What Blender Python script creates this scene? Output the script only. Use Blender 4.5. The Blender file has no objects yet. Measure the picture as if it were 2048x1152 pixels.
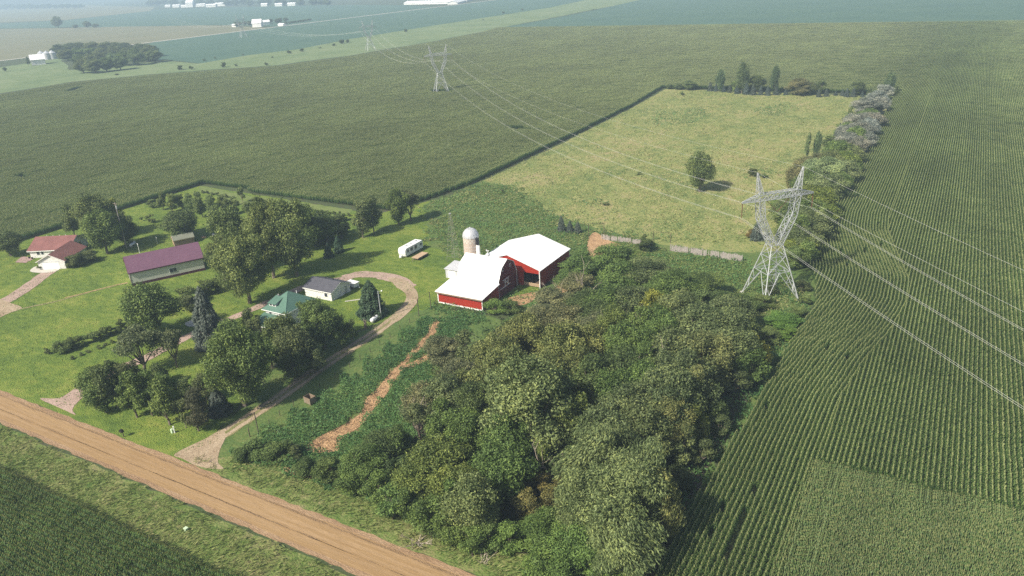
import bpy, bmesh, math, random
import numpy as np
from mathutils import Vector, Matrix
S = bpy.context.scene
COL = S.collection
rad = math.radians
# ------------------------------------------------------------ camera, sky, sun
CAM_H = 75.0
FPX = 1521.82                      # focal length, in pixels of a 2048 wide frame
R = np.array([[0.867888058659924, -0.15055835856322697, 0.47339465385897134],
              [0.49399084851787134, 0.362052178146116, -0.7905006400251974],
              [-0.05237708674699314, 0.9199186925845133, 0.388595213322936]])
cam = bpy.data.cameras.new('camera'); co = bpy.data.objects.new('camera', cam); COL.objects.link(co)
cam.sensor_width = 36.0; cam.lens = FPX / 2048 * 36.0
cam.clip_start = 0.5; cam.clip_end = 30000
mw = Matrix([list(r) + [0] for r in R] + [[0, 0, 0, 1]]); mw.translation = (0, 0, CAM_H)
co.matrix_world = mw; S.camera = co
SUN_EL, SUN_AZ = rad(42), math.atan2(-.36, -.93)          # azimuth of the sun measured from +Y towards +X
sdir = Vector((math.sin(SUN_AZ) * math.cos(SUN_EL), math.cos(SUN_AZ) * math.cos(SUN_EL), math.sin(SUN_EL)))
W = bpy.data.worlds.new('World'); S.world = W; W.use_nodes = True
wn = W.node_tree.nodes; wl = W.node_tree.links
sky = wn.new('ShaderNodeTexSky'); sky.sky_type = 'NISHITA'; sky.sun_disc = False
sky.sun_elevation = SUN_EL; sky.sun_rotation = SUN_AZ; sky.dust_density = 3.0; sky.air_density = 1.2
wn['Background'].inputs['Strength'].default_value = 0.085
wl.new(sky.outputs[0], wn['Background'].inputs[0])
sl = bpy.data.lights.new('sun', 'SUN'); sl.energy = 5.0; sl.angle = rad(0.8); sl.color = (1.0, 0.93, 0.80)
so = bpy.data.objects.new('sun', sl); COL.objects.link(so); so.rotation_euler = sdir.to_track_quat('Z', 'Y').to_euler()
S.view_settings.view_transform = 'Standard'; S.view_settings.look = 'None'
S.view_settings.exposure = 0.45; S.view_settings.gamma = 1.0
S.cycles.max_bounces = 5; S.cycles.diffuse_bounces = 2; S.cycles.glossy_bounces = 2
S.cycles.transmission_bounces = 3; S.cycles.volume_bounces = 1; S.cycles.transparent_max_bounces = 4
S.cycles.use_denoising = False
S.cycles.filter_width = 1.5

# ------------------------------------------------------------ helpers
def ray(px, py): return R @ np.array([(px - 1024) / FPX, (576 - py) / FPX, -1.0])
def G(px, py, z=0.0):
    d = ray(px, py); t = (z - CAM_H) / d[2]; return (float(d[0] * t), float(d[1] * t))
def Gs(l, z=0.0): return [G(a, b, z) for a, b in l]
def P(x, y, z=0.0):
    p = R.T @ np.array([x, y, z - CAM_H]); return (1024 + FPX * p[0] / -p[2], 576 - FPX * p[1] / -p[2])
def pxm(x, y, z=0.0):
    p = R.T @ np.array([x, y, z - CAM_H]); return FPX / -p[2]
def zat(x, y, py):
    lo, hi = 0, 80
    for _ in range(40):
        m = (lo + hi) / 2
        if P(x, y, m)[1] < py: hi = m
        else: lo = m
    return lo

def mat(name, cols, scale=(1.0,), rough=0.9, bump=0.0, bscale=20, obj_tint=False, attr=None, trans=0.0, metal=0.0,
        stretch=None, spec=0.3, detail=4.0, wpos=False, patch=None):
    """cols: colour stops of a ramp driven by mixed noise of several scales (metres per cycle)"""
    m = bpy.data.materials.new(name); m.use_nodes = True
    n = m.node_tree.nodes; l = m.node_tree.links; b = n['Principled BSDF']
    b.inputs['Roughness'].default_value = rough; b.inputs['Metallic'].default_value = metal
    b.inputs['Specular IOR Level'].default_value = spec
    tc = n.new('ShaderNodeTexCoord'); vec = tc.outputs['Object']
    if wpos: vec = n.new('ShaderNodeNewGeometry').outputs['Position']
    if stretch:
        mp = n.new('ShaderNodeMapping'); mp.inputs['Scale'].default_value = stretch[:3]
        if len(stretch) > 3: mp.inputs['Rotation'].default_value = (0, 0, stretch[3])
        l.new(vec, mp.inputs[0]); vec = mp.outputs[0]
    fac = None
    for i, s in enumerate(scale):
        t = n.new('ShaderNodeTexNoise'); t.inputs['Scale'].default_value = 1.0 / s; t.inputs['Detail'].default_value = detail
        t.inputs['Roughness'].default_value = .6
        l.new(vec, t.inputs['Vector'])
        if fac is None: fac = t.outputs['Fac']
        else:
            a = n.new('ShaderNodeMath'); a.operation = 'ADD'; l.new(fac, a.inputs[0]); l.new(t.outputs['Fac'], a.inputs[1]); fac = a.outputs[0]
    if attr:
        t = n.new('ShaderNodeAttribute'); t.attribute_name = attr
        if fac is None: fac = t.outputs['Fac']; k = 1
        else:
            a = n.new('ShaderNodeMath'); a.operation = 'ADD'; l.new(fac, a.inputs[0]); l.new(t.outputs['Fac'], a.inputs[1]); fac = a.outputs[0]
            k = len(scale) + 1
    else: k = max(1, len(scale))
    if k > 1:
        d = n.new('ShaderNodeMath'); d.operation = 'DIVIDE'; d.inputs[1].default_value = k; l.new(fac, d.inputs[0]); fac = d.outputs[0]
    rp = n.new('ShaderNodeValToRGB'); e = rp.color_ramp.elements
    lo, hi = ((0.40, 0.60) if len(scale) > 2 else (0.34, 0.66)) if not attr else (0.2, 0.8)
    for i, c in enumerate(cols):
        p = lo + (hi - lo) * i / max(1, len(cols) - 1)
        if i < 2: el = e[i]; el.position = p
        else: el = e.new(p)
        el.color = (*c, 1)
    if len(cols) == 1: e[1].position = 1.0; e[1].color = (*cols[0], 1)
    l.new(fac, rp.inputs[0]) if fac is not None else None
    out = rp.outputs[0]
    if patch:      # broad growth differences over the field
        gp = n.new('ShaderNodeNewGeometry'); acc = None
        for sc_, st in ((1 / 70., (1, 1, 1)), (1 / 9., (1, .25, 1))):
            mp = n.new('ShaderNodeMapping'); mp.inputs['Scale'].default_value = st; l.new(gp.outputs['Position'], mp.inputs[0])
            t = n.new('ShaderNodeTexNoise'); t.inputs['Scale'].default_value = sc_; t.inputs['Detail'].default_value = 3; l.new(mp.outputs[0], t.inputs['Vector'])
            mr = n.new('ShaderNodeMapRange'); mr.inputs[1].default_value = .35; mr.inputs[2].default_value = .65; mr.inputs[3].default_value = patch[0]; mr.inputs[4].default_value = patch[1]; l.new(t.outputs['Fac'], mr.inputs[0])
            if acc is None: acc = mr.outputs[0]
            else:
                a = n.new('ShaderNodeMath'); a.operation = 'MULTIPLY'; l.new(acc, a.inputs[0]); l.new(mr.outputs[0], a.inputs[1]); acc = a.outputs[0]
        vm = n.new('ShaderNodeVectorMath'); vm.operation = 'SCALE'; l.new(out, vm.inputs[0]); l.new(acc, vm.inputs['Scale']); out = vm.outputs[0]
    if obj_tint:
        oi = n.new('ShaderNodeObjectInfo'); mx = n.new('ShaderNodeMix'); mx.data_type = 'RGBA'; mx.blend_type = 'MULTIPLY'
        mx.inputs[0].default_value = 1.0; l.new(out, mx.inputs[6]); l.new(oi.outputs['Color'], mx.inputs[7]); out = mx.outputs[2]
    l.new(out, b.inputs['Base Color'])
    if bump:
        t = n.new('ShaderNodeTexNoise'); t.inputs['Scale'].default_value = bscale; t.inputs['Detail'].default_value = 6
        l.new(vec, t.inputs['Vector'])
        bp = n.new('ShaderNodeBump'); bp.inputs['Strength'].default_value = min(1, bump); bp.inputs['Distance'].default_value = 0.3
        l.new(t.outputs['Fac'], bp.inputs['Height']); l.new(bp.outputs[0], b.inputs['Normal'])
    if trans:
        tr = n.new('ShaderNodeBsdfTranslucent'); ms = n.new('ShaderNodeMixShader'); ms.inputs[0].default_value = trans
        l.new(out, tr.inputs[0]); l.new(b.outputs[0], ms.inputs[1]); l.new(tr.outputs[0], ms.inputs[2])
        l.new(ms.outputs[0], n['Material Output'].inputs[0])
    return m

def wood_ribs(name, c1, c2, axis, period, rough=.5, metal=0.0, bump=.5):
    """ribbed sheet metal or boards: wave bump across one local axis plus weathering"""
    m = mat(name, [c1, c2], scale=(3.0, .5), rough=rough, metal=metal)
    n = m.node_tree.nodes; l = m.node_tree.links
    tc = n.new('ShaderNodeTexCoord'); w = n.new('ShaderNodeTexWave'); w.bands_direction = axis
    w.inputs['Scale'].default_value = 6.283 / period / 20 * 10 / 3.1416
    l.new(tc.outputs['Object'], w.inputs[0])
    bp = n.new('ShaderNodeBump'); bp.inputs['Strength'].default_value = bump; bp.inputs['Distance'].default_value = .05
    l.new(w.outputs['Fac'], bp.inputs['Height']); l.new(bp.outputs[0], n['Principled BSDF'].inputs['Normal'])
    return m

def tag(o, label=None, cat=None, group=None, kind=None):
    if label: o['label'] = label
    if cat: o['category'] = cat
    if group: o['group'] = group
    if kind: o['kind'] = kind
    return o
def empty(name, loc, rz=0, label=None, cat=None, group=None):
    o = bpy.data.objects.new(name, None); COL.objects.link(o); o.location = loc; o.rotation_euler = (0, 0, rz)
    o.empty_display_size = .5
    return tag(o, label, cat, group)

class MB:
    def __init__(s): s.v = []; s.f = []; s.mi = []; s.mat = 0
    def add(s, vs, fs):
        o = len(s.v); s.v += [tuple(v) for v in vs]
        for f in fs: s.f.append(tuple(i + o for i in f)); s.mi.append(s.mat)
        return s
    def box(s, x0, x1, y0, y1, z0, z1):
        return s.add([(x0, y0, z0), (x1, y0, z0), (x1, y1, z0), (x0, y1, z0), (x0, y0, z1), (x1, y0, z1), (x1, y1, z1), (x0, y1, z1)],
                     [(0, 3, 2, 1), (4, 5, 6, 7), (0, 1, 5, 4), (1, 2, 6, 5), (2, 3, 7, 6), (3, 0, 4, 7)])
    def quad(s, *p): return s.add(p, [tuple(range(len(p)))])
    def slab(s, pts, t):
        """polygon pts (3d) thickened along its normal by t"""
        a, b, c = Vector(pts[0]), Vector(pts[1]), Vector(pts[2]); nn = (b - a).cross(c - a).normalized() * t
        k = len(pts); q = [tuple(Vector(p) + nn) for p in pts]
        fs = [tuple(reversed(range(k))), tuple(range(k, 2 * k))] + [(i, (i + 1) % k, k + (i + 1) % k, k + i) for i in range(k)]
        return s.add([tuple(p) for p in pts] + q, fs)
    def bar(s, a, b, r, r2=None, n=4):
        a, b = Vector(a), Vector(b); d = (b - a)
        if d.length < 1e-6: return s
        d.normalize(); u = d.cross(Vector((0, 0, 1)))
        if u.length < 1e-3: u = Vector((1, 0, 0))
        u.normalize(); w = d.cross(u); r2 = r if r2 is None else r2
        vs = []
        for c, rr in ((a, r), (b, r2)):
            for i in range(n):
                t = 2 * math.pi * (i + .5) / n; vs.append(tuple(c + (u * math.cos(t) + w * math.sin(t)) * rr))
        return s.add(vs, [(i, (i + 1) % n, n + (i + 1) % n, n + i) for i in range(n)] + [tuple(reversed(range(n))), tuple(range(n, 2 * n))])
    def path(s, pts, rs, n=5):
        for i in range(len(pts) - 1): s.bar(pts[i], pts[i + 1], rs[i], rs[i + 1], n)
        return s
    def lathe(s, prof, n=24, cx=0, cy=0):
        vs = []
        for r, z in prof:
            for i in range(n):
                t = 2 * math.pi * i / n; vs.append((cx + r * math.cos(t), cy + r * math.sin(t), z))
        fs = []
        for j in range(len(prof) - 1):
            for i in range(n):
                fs.append((j * n + i, j * n + (i + 1) % n, (j + 1) * n + (i + 1) % n, (j + 1) * n + i))
        fs.append(tuple(range((len(prof) - 1) * n, len(prof) * n)))
        return s.add(vs, fs)
    def mesh(s, name, mats):
        me = bpy.data.meshes.new(name); me.from_pydata(s.v, [], s.f)
        for m in (mats if isinstance(mats, (list, tuple)) else [mats]): me.materials.append(m)
        if any(s.mi): me.polygons.foreach_set('material_index', s.mi)
        me.update(); return me
    def build(s, name, mats, parent=None, loc=None):
        o = bpy.data.objects.new(name, s.mesh(name, mats)); COL.objects.link(o)
        if parent: o.parent = parent
        if loc: o.location = loc
        return o

def inpoly(x, y, poly):
    x = np.asarray(x); y = np.asarray(y); c = np.zeros(x.shape, bool); n = len(poly)
    for i in range(n):
        x0, y0 = poly[i]; x1, y1 = poly[(i + 1) % n]
        k = ((y0 > y) != (y1 > y))
        with np.errstate(divide='ignore', invalid='ignore'):
            xx = (x1 - x0) * (y - y0) / (y1 - y0 + 1e-12) + x0
        c ^= k & (x < xx)
    return c
def densify(pts, step, jit, closed=True):
    out = []; n = len(pts)
    for i in range(n if closed else n - 1):
        a = pts[i]; b = pts[(i + 1) % n]; L = math.hypot(b[0] - a[0], b[1] - a[1]); k = max(1, int(L / step))
        for j in range(k):
            t = j / k; q = (a[0] + (b[0] - a[0]) * t, a[1] + (b[1] - a[1]) * t)
            if jit and k > 1: q = (q[0] + random.uniform(-jit, jit), q[1] + random.uniform(-jit, jit))
            out.append(q)
    if not closed: out.append(pts[-1])
    return out
def smooth(pts, k=6, closed=False):
    out = []; n = len(pts)
    rng = range(n) if closed else range(n - 1)
    for i in rng:
        if closed: p = [pts[(i + j) % n] for j in (-1, 0, 1, 2)]
        else: p = [pts[max(0, min(n - 1, i + j))] for j in (-1, 0, 1, 2)]
        for j in range(k):
            t = j / k
            out.append(tuple(.5 * ((2 * p[1][c]) + (-p[0][c] + p[2][c]) * t + (2 * p[0][c] - 5 * p[1][c] + 4 * p[2][c] - p[3][c]) * t * t
                                   + (-p[0][c] + 3 * p[1][c] - 3 * p[2][c] + p[3][c]) * t ** 3) for c in range(2)))
    if not closed: out.append(tuple(pts[-1]))
    return out
def sheet(name, pts, z, m, step=3.0, jit=.4, kind='structure'):
    p = densify(pts, step, jit)
    bm = bmesh.new(); f = bm.faces.new([bm.verts.new((a, b, z)) for a, b in p]); bm.normal_update()
    if f.normal.z < 0: f.normal_flip()
    bmesh.ops.triangulate(bm, faces=[f]); me = bpy.data.meshes.new(name); bm.to_mesh(me); bm.free()
    me.materials.append(m); o = bpy.data.objects.new(name, me); COL.objects.link(o); o['kind'] = kind
    return o
def ribbon(name, pts, w, z, m, jit=.15, step=1.0, off=0.0):
    p = smooth(pts, 5); p = densify(p, step, 0, closed=False); L = []; Rr = []
    for i, q in enumerate(p):
        a = p[max(0, i - 1)]; b = p[min(len(p) - 1, i + 1)]; dx, dy = b[0] - a[0], b[1] - a[1]; l = math.hypot(dx, dy) or 1
        nx, ny = -dy / l, dx / l; ww = (w(i / len(p)) if callable(w) else w) / 2
        L.append((q[0] + nx * (off + ww + random.uniform(-jit, jit)), q[1] + ny * (off + ww + random.uniform(-jit, jit)), z))
        Rr.append((q[0] + nx * (off - ww + random.uniform(-jit, jit)), q[1] + ny * (off - ww + random.uniform(-jit, jit)), z))
    n = len(p); me = bpy.data.meshes.new(name)
    me.from_pydata(L + Rr, [], [(i, n + i, n + i + 1, i + 1) for i in range(n - 1)]); me.materials.append(m); me.update()
    o = bpy.data.objects.new(name, me); COL.objects.link(o); o['kind'] = 'structure'; return o

# ------------------------------------------------------------ materials
M = {}
M['soil'] = mat('field_soil', [(.07, .06, .04), (.06, .08, .03), (.05, .08, .028)], (8, 1.2), bump=.4, bscale=3)
M['lawn'] = mat('lawn_grass', [(.066, .115, .018), (.105, .165, .023), (.155, .210, .030), (.22, .245, .05)], (18, 3, .35), bump=1, bscale=3, stretch=(1, 1.6, 1, .5))
M['rough'] = mat('rough_grass', [(.06, .11, .022), (.11, .16, .035), (.165, .19, .06), (.22, .20, .09)], (9, 1.5, .35), bump=.9, bscale=2.5)
M['pasture'] = mat('pasture_grass', [(.085, .13, .035), (.165, .20, .06), (.24, .25, .085), (.31, .26, .13)], (34, 6, .8), bump=1, bscale=1.2, stretch=(1.5, 1, 1, .4))
M['strip'] = mat('mown_strip', [(.09, .13, .035), (.14, .18, .05), (.17, .19, .07)], (12, 2), bump=.4, bscale=2)
M['weedfloor'] = mat('weed_floor', [(.055, .10, .025), (.09, .14, .035), (.14, .16, .05)], (6, .8), bump=.6, bscale=2)
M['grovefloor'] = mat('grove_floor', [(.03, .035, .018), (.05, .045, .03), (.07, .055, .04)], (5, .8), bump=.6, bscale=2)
M['road'] = mat('dirt_road', [(.25, .155, .072), (.31, .200, .096), (.37, .248, .128)], (9, .7), bump=.3, bscale=6, stretch=(.12, 2.2, 1))
M['shoulder'] = mat('road_shoulder', [(.20, .125, .068), (.31, .20, .115), (.40, .28, .17)], (3, .4), bump=.7, bscale=5, stretch=(.4, 2, 1))
M['drive'] = mat('gravel_drive', [(.24, .17, .11), (.35, .27, .18), (.43, .34, .24)], (4, .5), bump=.5, bscale=5)
M['pink'] = mat('pink_gravel', [(.26, .185, .145), (.38, .275, .225), (.46, .345, .285)], (4, .4), bump=.5, bscale=6)
M['drygrass'] = mat('thin_dry_grass', [(.12, .14, .04), (.20, .19, .08), (.30, .24, .13)], (3, .6), bump=.5, bscale=4)
M['straw'] = mat('dry_straw', [(.20, .12, .07), (.40, .25, .13), (.54, .36, .20)], (2.2, .5), bump=1, bscale=4)
M['concrete'] = mat('concrete', [(.45, .42, .37), (.55, .52, .46)], (2, .3))
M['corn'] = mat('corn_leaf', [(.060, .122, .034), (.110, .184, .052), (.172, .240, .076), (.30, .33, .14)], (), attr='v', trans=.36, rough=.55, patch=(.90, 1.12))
M['corn_head'] = mat('corn_leaf_headland_dimmed', [(.046, .096, .026), (.086, .146, .041), (.136, .192, .060), (.24, .265, .11)], (), attr='v', trans=.36, rough=.55, patch=(.90, 1.12))  # same corn leaf, colour darkened to offset the front-lit look of these rows
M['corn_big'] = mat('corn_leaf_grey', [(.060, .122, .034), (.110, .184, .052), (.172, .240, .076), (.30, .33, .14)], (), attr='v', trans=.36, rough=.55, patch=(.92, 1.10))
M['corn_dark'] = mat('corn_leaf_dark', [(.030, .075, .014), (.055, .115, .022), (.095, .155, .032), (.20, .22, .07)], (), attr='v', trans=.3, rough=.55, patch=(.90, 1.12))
M['soy'] = mat('soybean', [(.045, .095, .065), (.058, .115, .075), (.075, .13, .08)], (60, 8), bump=.3, bscale=1)
M['farcorn'] = mat('far_corn', [(.13, .14, .07), (.17, .165, .09), (.19, .18, .10)], (80, 8), bump=.3, bscale=1)
M['waterway'] = mat('waterway_grass', [(.10, .15, .06), (.145, .195, .08), (.19, .225, .11)], (60, 12, 2), bump=.4, bscale=.6)
M['leaf'] = mat('foliage', [(.28, .33, .26), (.62, .68, .58), (1.0, 1.0, .95), (1.5, 1.4, 1.1)], (), attr='v', obj_tint=True, trans=.28, rough=.6, spec=.25)
M['needle'] = mat('needles', [(.35, .4, .4), (.8, .85, .85), (1.3, 1.25, 1.2)], (), attr='v', obj_tint=True, trans=.08, rough=.6)
M['weed'] = mat('weed_leaf', [(.042, .105, .034), (.075, .165, .050), (.115, .22, .062), (.19, .28, .085)], (7,), attr='v', trans=.25, rough=.6)
M['tallgrass'] = mat('tall_grass', [(.085, .135, .03), (.15, .195, .05), (.23, .25, .085), (.33, .28, .14)], (5,), attr='v', trans=.2, rough=.7)
M['lawnleaf'] = mat('lawn_leaf', [(.06, .11, .018), (.115, .18, .026), (.20, .235, .05)], (4,), attr='v', rough=.8)
M['pastleaf'] = mat('pasture_leaf', [(.10, .15, .04), (.19, .22, .065), (.28, .275, .11), (.36, .30, .17)], (7,), attr='v', rough=.8)
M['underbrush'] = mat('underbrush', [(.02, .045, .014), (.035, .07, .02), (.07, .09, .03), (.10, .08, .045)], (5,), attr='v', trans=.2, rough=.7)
M['bark'] = mat('bark', [(.09, .07, .05), (.16, .13, .10), (.22, .19, .15)], (.5, .1))
M['deadwood'] = mat('dead_wood', [(.26, .21, .17), (.38, .32, .26), (.45, .40, .34)], (.5, .1))
M['white'] = mat('white_paint', [(.74, .74, .73), (.82, .82, .80)], (2, .3), rough=.5)
M['whiteroof'] = wood_ribs('white_metal_roof', (.84, .84, .84), (.90, .90, .90), 'X', .9, rough=.35, bump=.25)
M['whitemetal'] = wood_ribs('pale_metal', (.46, .47, .50), (.58, .59, .61), 'X', .4, rough=.45)
M['red'] = wood_ribs('red_siding', (.27, .020, .010), (.35, .032, .016), 'X', .3, rough=.55)
M['redy'] = wood_ribs('red_siding_end', (.27, .020, .012), (.35, .030, .018), 'Y', .3, rough=.55)
M['darkred'] = wood_ribs('old_maroon_boards', (.11, .012, .022), (.15, .018, .03), 'Y', .3, rough=.6)
M['dark'] = mat('dark_void', [(.02, .02, .02)], (), rough=.9)
M['dirt'] = mat('barn_dirt', [(.10, .07, .045), (.17, .12, .08)], (2, .3))
M['glass'] = mat('window_glass', [(.03, .035, .05)], (), rough=.15, spec=.6)
M['purple'] = wood_ribs('maroon_metal_roof', (.130, .066, .102), (.168, .086, .128), 'X', .9, rough=.4)
M['maroon'] = mat('maroon_trim', [(.07, .02, .035)], (), rough=.6)
M['beige'] = wood_ribs('beige_siding', (.46, .47, .42), (.52, .53, .48), 'X', .3, rough=.5)
M['shingle_red'] = mat('red_shingle', [(.17, .075, .070), (.22, .098, .090), (.27, .125, .112)], (2.5, .25), bump=.5, bscale=8)
M['shingle_dark'] = mat('dark_shingle', [(.07, .07, .085), (.10, .10, .12)], (1.5, .2), bump=.5, bscale=8)
M['shingle_grey'] = mat('grey_shingle', [(.16, .17, .13), (.22, .23, .18)], (1.5, .2))
M['green'] = wood_ribs('green_metal_roof', (.085, .165, .125), (.11, .20, .155), 'X', .5, rough=.4, bump=.5)
M['tan'] = mat('tan_board', [(.38, .27, .17), (.48, .35, .23)], (1, .2))
M['brick'] = mat('shed_brown', [(.18, .13, .09), (.25, .18, .13)], (1, .2))
M['concretestave'] = mat('stave_concrete', [(.36, .29, .24), (.44, .36, .30), (.50, .43, .37)], (1.5, .25), stretch=(1, 1, .25), bump=.3, bscale=5)
M['galv'] = mat('galvanised_dome', [(.52, .53, .55), (.66, .67, .69)], (1.2, .2), rough=.4, metal=.3)
M['steel'] = mat('galvanised_steel', [(.34, .36, .37), (.46, .48, .49)], (2, .3), rough=.5, metal=.2)
M['wire'] = mat('aluminium_wire', [(.62, .62, .58)], (), rough=.5, metal=.1)
M['insul'] = mat('insulator_brown', [(.16, .07, .05)], (), rough=.4)
M['greywood'] = mat('weathered_boards', [(.22, .19, .17), (.31, .28, .26), (.38, .34, .32)], (1.2, .12), bump=.5, bscale=6)
M['post'] = mat('dark_post', [(.07, .055, .04), (.11, .09, .07)], (.5,))
M['rust'] = mat('rusty_metal', [(.13, .07, .05), (.22, .16, .11), (.22, .25, .19)], (.6, .1))
M['black'] = mat('black_plastic', [(.015, .015, .017)], (), rough=.5)
M['palegreen'] = mat('pale_green_plastic', [(.50, .62, .42)], (), rough=.5)
M['deck'] = mat('patio_boards', [(.30, .20, .19), (.38, .26, .24)], (1, .2))
M['white_siding'] = wood_ribs('white_lap_siding', (.70, .69, .67), (.78, .77, .75), 'Z', .25, rough=.5)

# ------------------------------------------------------------ ground and fields
random.seed(3); np.random.seed(3)
sheet('ground', [(-5600, -90), (2300, -90), (2300, 6600), (-5600, 6600)], 0, M['soil'], step=1e9)
FL = [(-262, 64.3), (-262, 196), (-166, 191.5), (-157, 212), (-153.6, 234), (-153.6, 310), (-155.5, 400), (-159.8, 465), (-110, 464),
      (-47, 461), (-34, 462), (-27.5, 455), (-27.5, 64.3)]
sheet('lawn', [(-420, 64.2), (-420, 104), (-262, 104), (-262, 139), (-261.6, 196), (-166, 191), (-157, 212), (-120, 212), (-85, 172), (-84, 150), (-106, 130), (-120, 100), (-104, 64.2)], .012, M['lawn'])
sheet('lawn_north', [(-262, 104), (-262.2, 104.1), (-330, 104), (-330, 110), (-262, 112)], .008, M['lawn'])
sheet('pasture', [(-154.0, 205), (-153.6, 310), (-155.5, 400), (-159.8, 466), (-110, 465), (-47, 461), (-28, 462), (-29, 240), (-30, 205), (-45, 198), (-65, 196), (-90, 200), (-105, 210), (-130, 215)], .016, M['pasture'])
sheet('weed_ground', jit=1.3, step=2.2, z=.020, m=M['weedfloor'], pts=[(-157, 206), (-154, 240), (-140, 238), (-112, 213), (-90, 202), (-65, 197), (-45, 199), (-27.5, 206), (-21, 170), (-22, 140), (-24, 110), (-26, 74), (-26, 64.3), (-104, 64.3), (-118, 100), (-106, 130), (-104.5, 136), (-84, 136), (-83.6, 174), (-104, 174), (-107, 164), (-118, 166), (-131, 172)])
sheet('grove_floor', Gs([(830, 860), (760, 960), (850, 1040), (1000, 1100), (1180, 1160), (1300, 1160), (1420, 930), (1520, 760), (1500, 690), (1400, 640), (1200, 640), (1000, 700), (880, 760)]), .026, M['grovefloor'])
sheet('ditch', [(-420, 45.5), (300, 45.5), (300, 56.8), (-420, 56.8)], .010, M['rough'])
sheet('verge', [(-104, 64.3), (300, 64.3), (300, 71), (-26, 71), (-60, 70.5), (-100, 69)], .030, M['rough'])
# waterway, distant fields
W_low = Gs([(-400, 235), (0, 187), (150, 163), (300, 149), (420, 140), (560, 130), (700, 111), (850, 86), (992, 58)]) + [(-548, 911)]
W_top = Gs([(1295, -2), (1180, -2), (1100, 15), (900, 46), (700, 78), (600, 98), (500, 110), (400, 127), (330, 122), (140, 140), (120, 116), (0, 135), (-400, 160)])
sheet('waterway', W_low + W_top, .05, M['waterway'], step=25, jit=2)
sheet('soybean_field', Gs([(1000, 56), (1100, 38), (1200, 18), (1297, -4)]) + [(-200, 2600), (900, 2600), (900, 916), (-545, 916)], .06, M['soy'], step=1e9)
sheet('soybean_field', Gs([(400, 127), (330, 119), (310, 122), (300, 90), (297, 87)]) + [(-1046, 760), (-1046, 2400)] + Gs([(1180, -2), (1100, 15), (900, 46), (700, 78), (600, 98), (500, 110)]), .055, M['soy'], step=1e9)
sheet('corn_field', Gs([(0, 58), (130, 56), (300, 50.5), (455, 51)]) + [(-1055, 990), (-1055, 520), (-2200, 300)], .06, M['farcorn'], step=1e9)
sheet('soybean_field', Gs([(0, 47), (130, 41), (330, 18), (640, 10), (810, 10)]) + [(-1055, 1500), (-1055, 1010)] + Gs([(455, 50), (130, 55), (0, 57)]), .07, M['soy'], step=1e9)
sheet('hay_field', Gs([(-80, 45), (0, 45), (130, 40), (300, 22), (310, 14), (150, 10), (-80, 20)]), .08, M['farcorn'], step=1e9)
sheet('gravel_road', [(-1054, -90), (-1046.5, -90), (-1046.5, 6500), (-1054, 6500)], .09, M['concrete'], step=1e9)
sheet('track', [(-546, 911.5), (900, 911.5), (900, 915.5), (-546, 915.5)], .085, M['straw'], step=30, jit=.5)
# dirt road
sheet('road', [(-420, 57.2), (300, 57.2), (300, 64.4), (-420, 64.4)], .045, M['shoulder'], step=1.5, jit=.22)
sheet('road', [(-420, 58.1), (300, 58.1), (300, 63.5), (-420, 63.5)], .05, M['road'], step=4, jit=.12)
M['track'] = mat('packed_track', [(.28, .18, .088), (.36, .24, .128)], (5, .5), bump=.3, bscale=6, stretch=(.15, 2, 1))
M['loose'] = mat('loose_gravel', [(.24, .15, .075), (.33, .22, .125)], (1.5, .25), bump=1, bscale=8, stretch=(.5, 1.5, 1))
for y_, w_, k_ in ((59.3, .55, 'track'), (60.55, .5, 'track'), (61.6, .55, 'track'), (62.7, .45, 'track'), (63.2, .35, 'loose'), (60.0, .16, 'loose')):
    sheet('road', [(-420, y_ - w_ / 2), (300, y_ - w_ / 2), (300, y_ + w_ / 2), (-420, y_ + w_ / 2)], .054 + .001 * len(M) * 0 + (.003 if k_ == 'loose' else 0), M[k_], step=2.2, jit=.13)
# drives
D = .055
ribbon('driveway', Gs([(400, 900), (450, 866), (500, 834), (560, 794), (650, 730), (740, 672), (795, 632), (822, 604)]), 3.2, D, M['drygrass'], .25)
for off in (-.85, .85):
    ribbon('driveway', Gs([(400, 900), (450, 866), (500, 834), (560, 794), (650, 730), (740, 672), (795, 632), (822, 604)]), .95, D + .006, M['drive'], .12, off=off)
sheet('driveway', smooth(Gs([(350, 908), (410, 878), (440, 862), (452, 872), (440, 900), (436, 925), (446, 938), (400, 934), (365, 918)]), 4, True), D + .003, M['drive'], 1, .15)
sheet('driveway', smooth(Gs([(80, 797), (120, 796), (158, 772), (172, 774), (176, 785), (155, 805), (145, 820), (150, 830), (110, 812)]), 4, True), D + .003, M['pink'], 1, .15)
ribbon('driveway', Gs([(150, 790), (190, 765), (240, 738), (300, 712), (350, 686), (420, 652), (470, 634), (520, 612), (560, 596), (600, 578), (650, 564), (700, 556)]), lambda t: 3.0 + .4 * math.sin(9 * t), D, M['pink'], .2)
ribbon('driveway', Gs([(690, 556), (720, 549), (760, 551), (800, 562), (818, 575)]), 4.2, D + .012, M['pink'], .4)
sheet('driveway', smooth(Gs([(775, 556), (810, 560), (832, 580), (836, 600), (826, 616), (800, 640), (780, 646), (806, 610), (812, 590), (795, 575)]), 4, True), D + .016, M['drive'], 1, .3)
ribbon('driveway', Gs([(-120, 660), (-40, 632), (0, 608), (40, 585), (75, 560), (103, 540)]), lambda t: 5.2 - 1.2 * t, D, M['pink'], .2)
sheet('driveway', smooth(Gs([(-10, 600), (20, 606), (44, 616), (20, 626), (-20, 640)]), 4, True), D + .004, M['drive'], 1, .2)
ribbon('track', Gs([(20, 622), (60, 614), (120, 601), (170, 587), (220, 574), (255, 566)]), .9, D, M['drygrass'], .2)
ribbon('track', Gs([(130, 596), (170, 586), (220, 573), (255, 565)]), .4, D + .004, M['straw'], .12)
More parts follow.
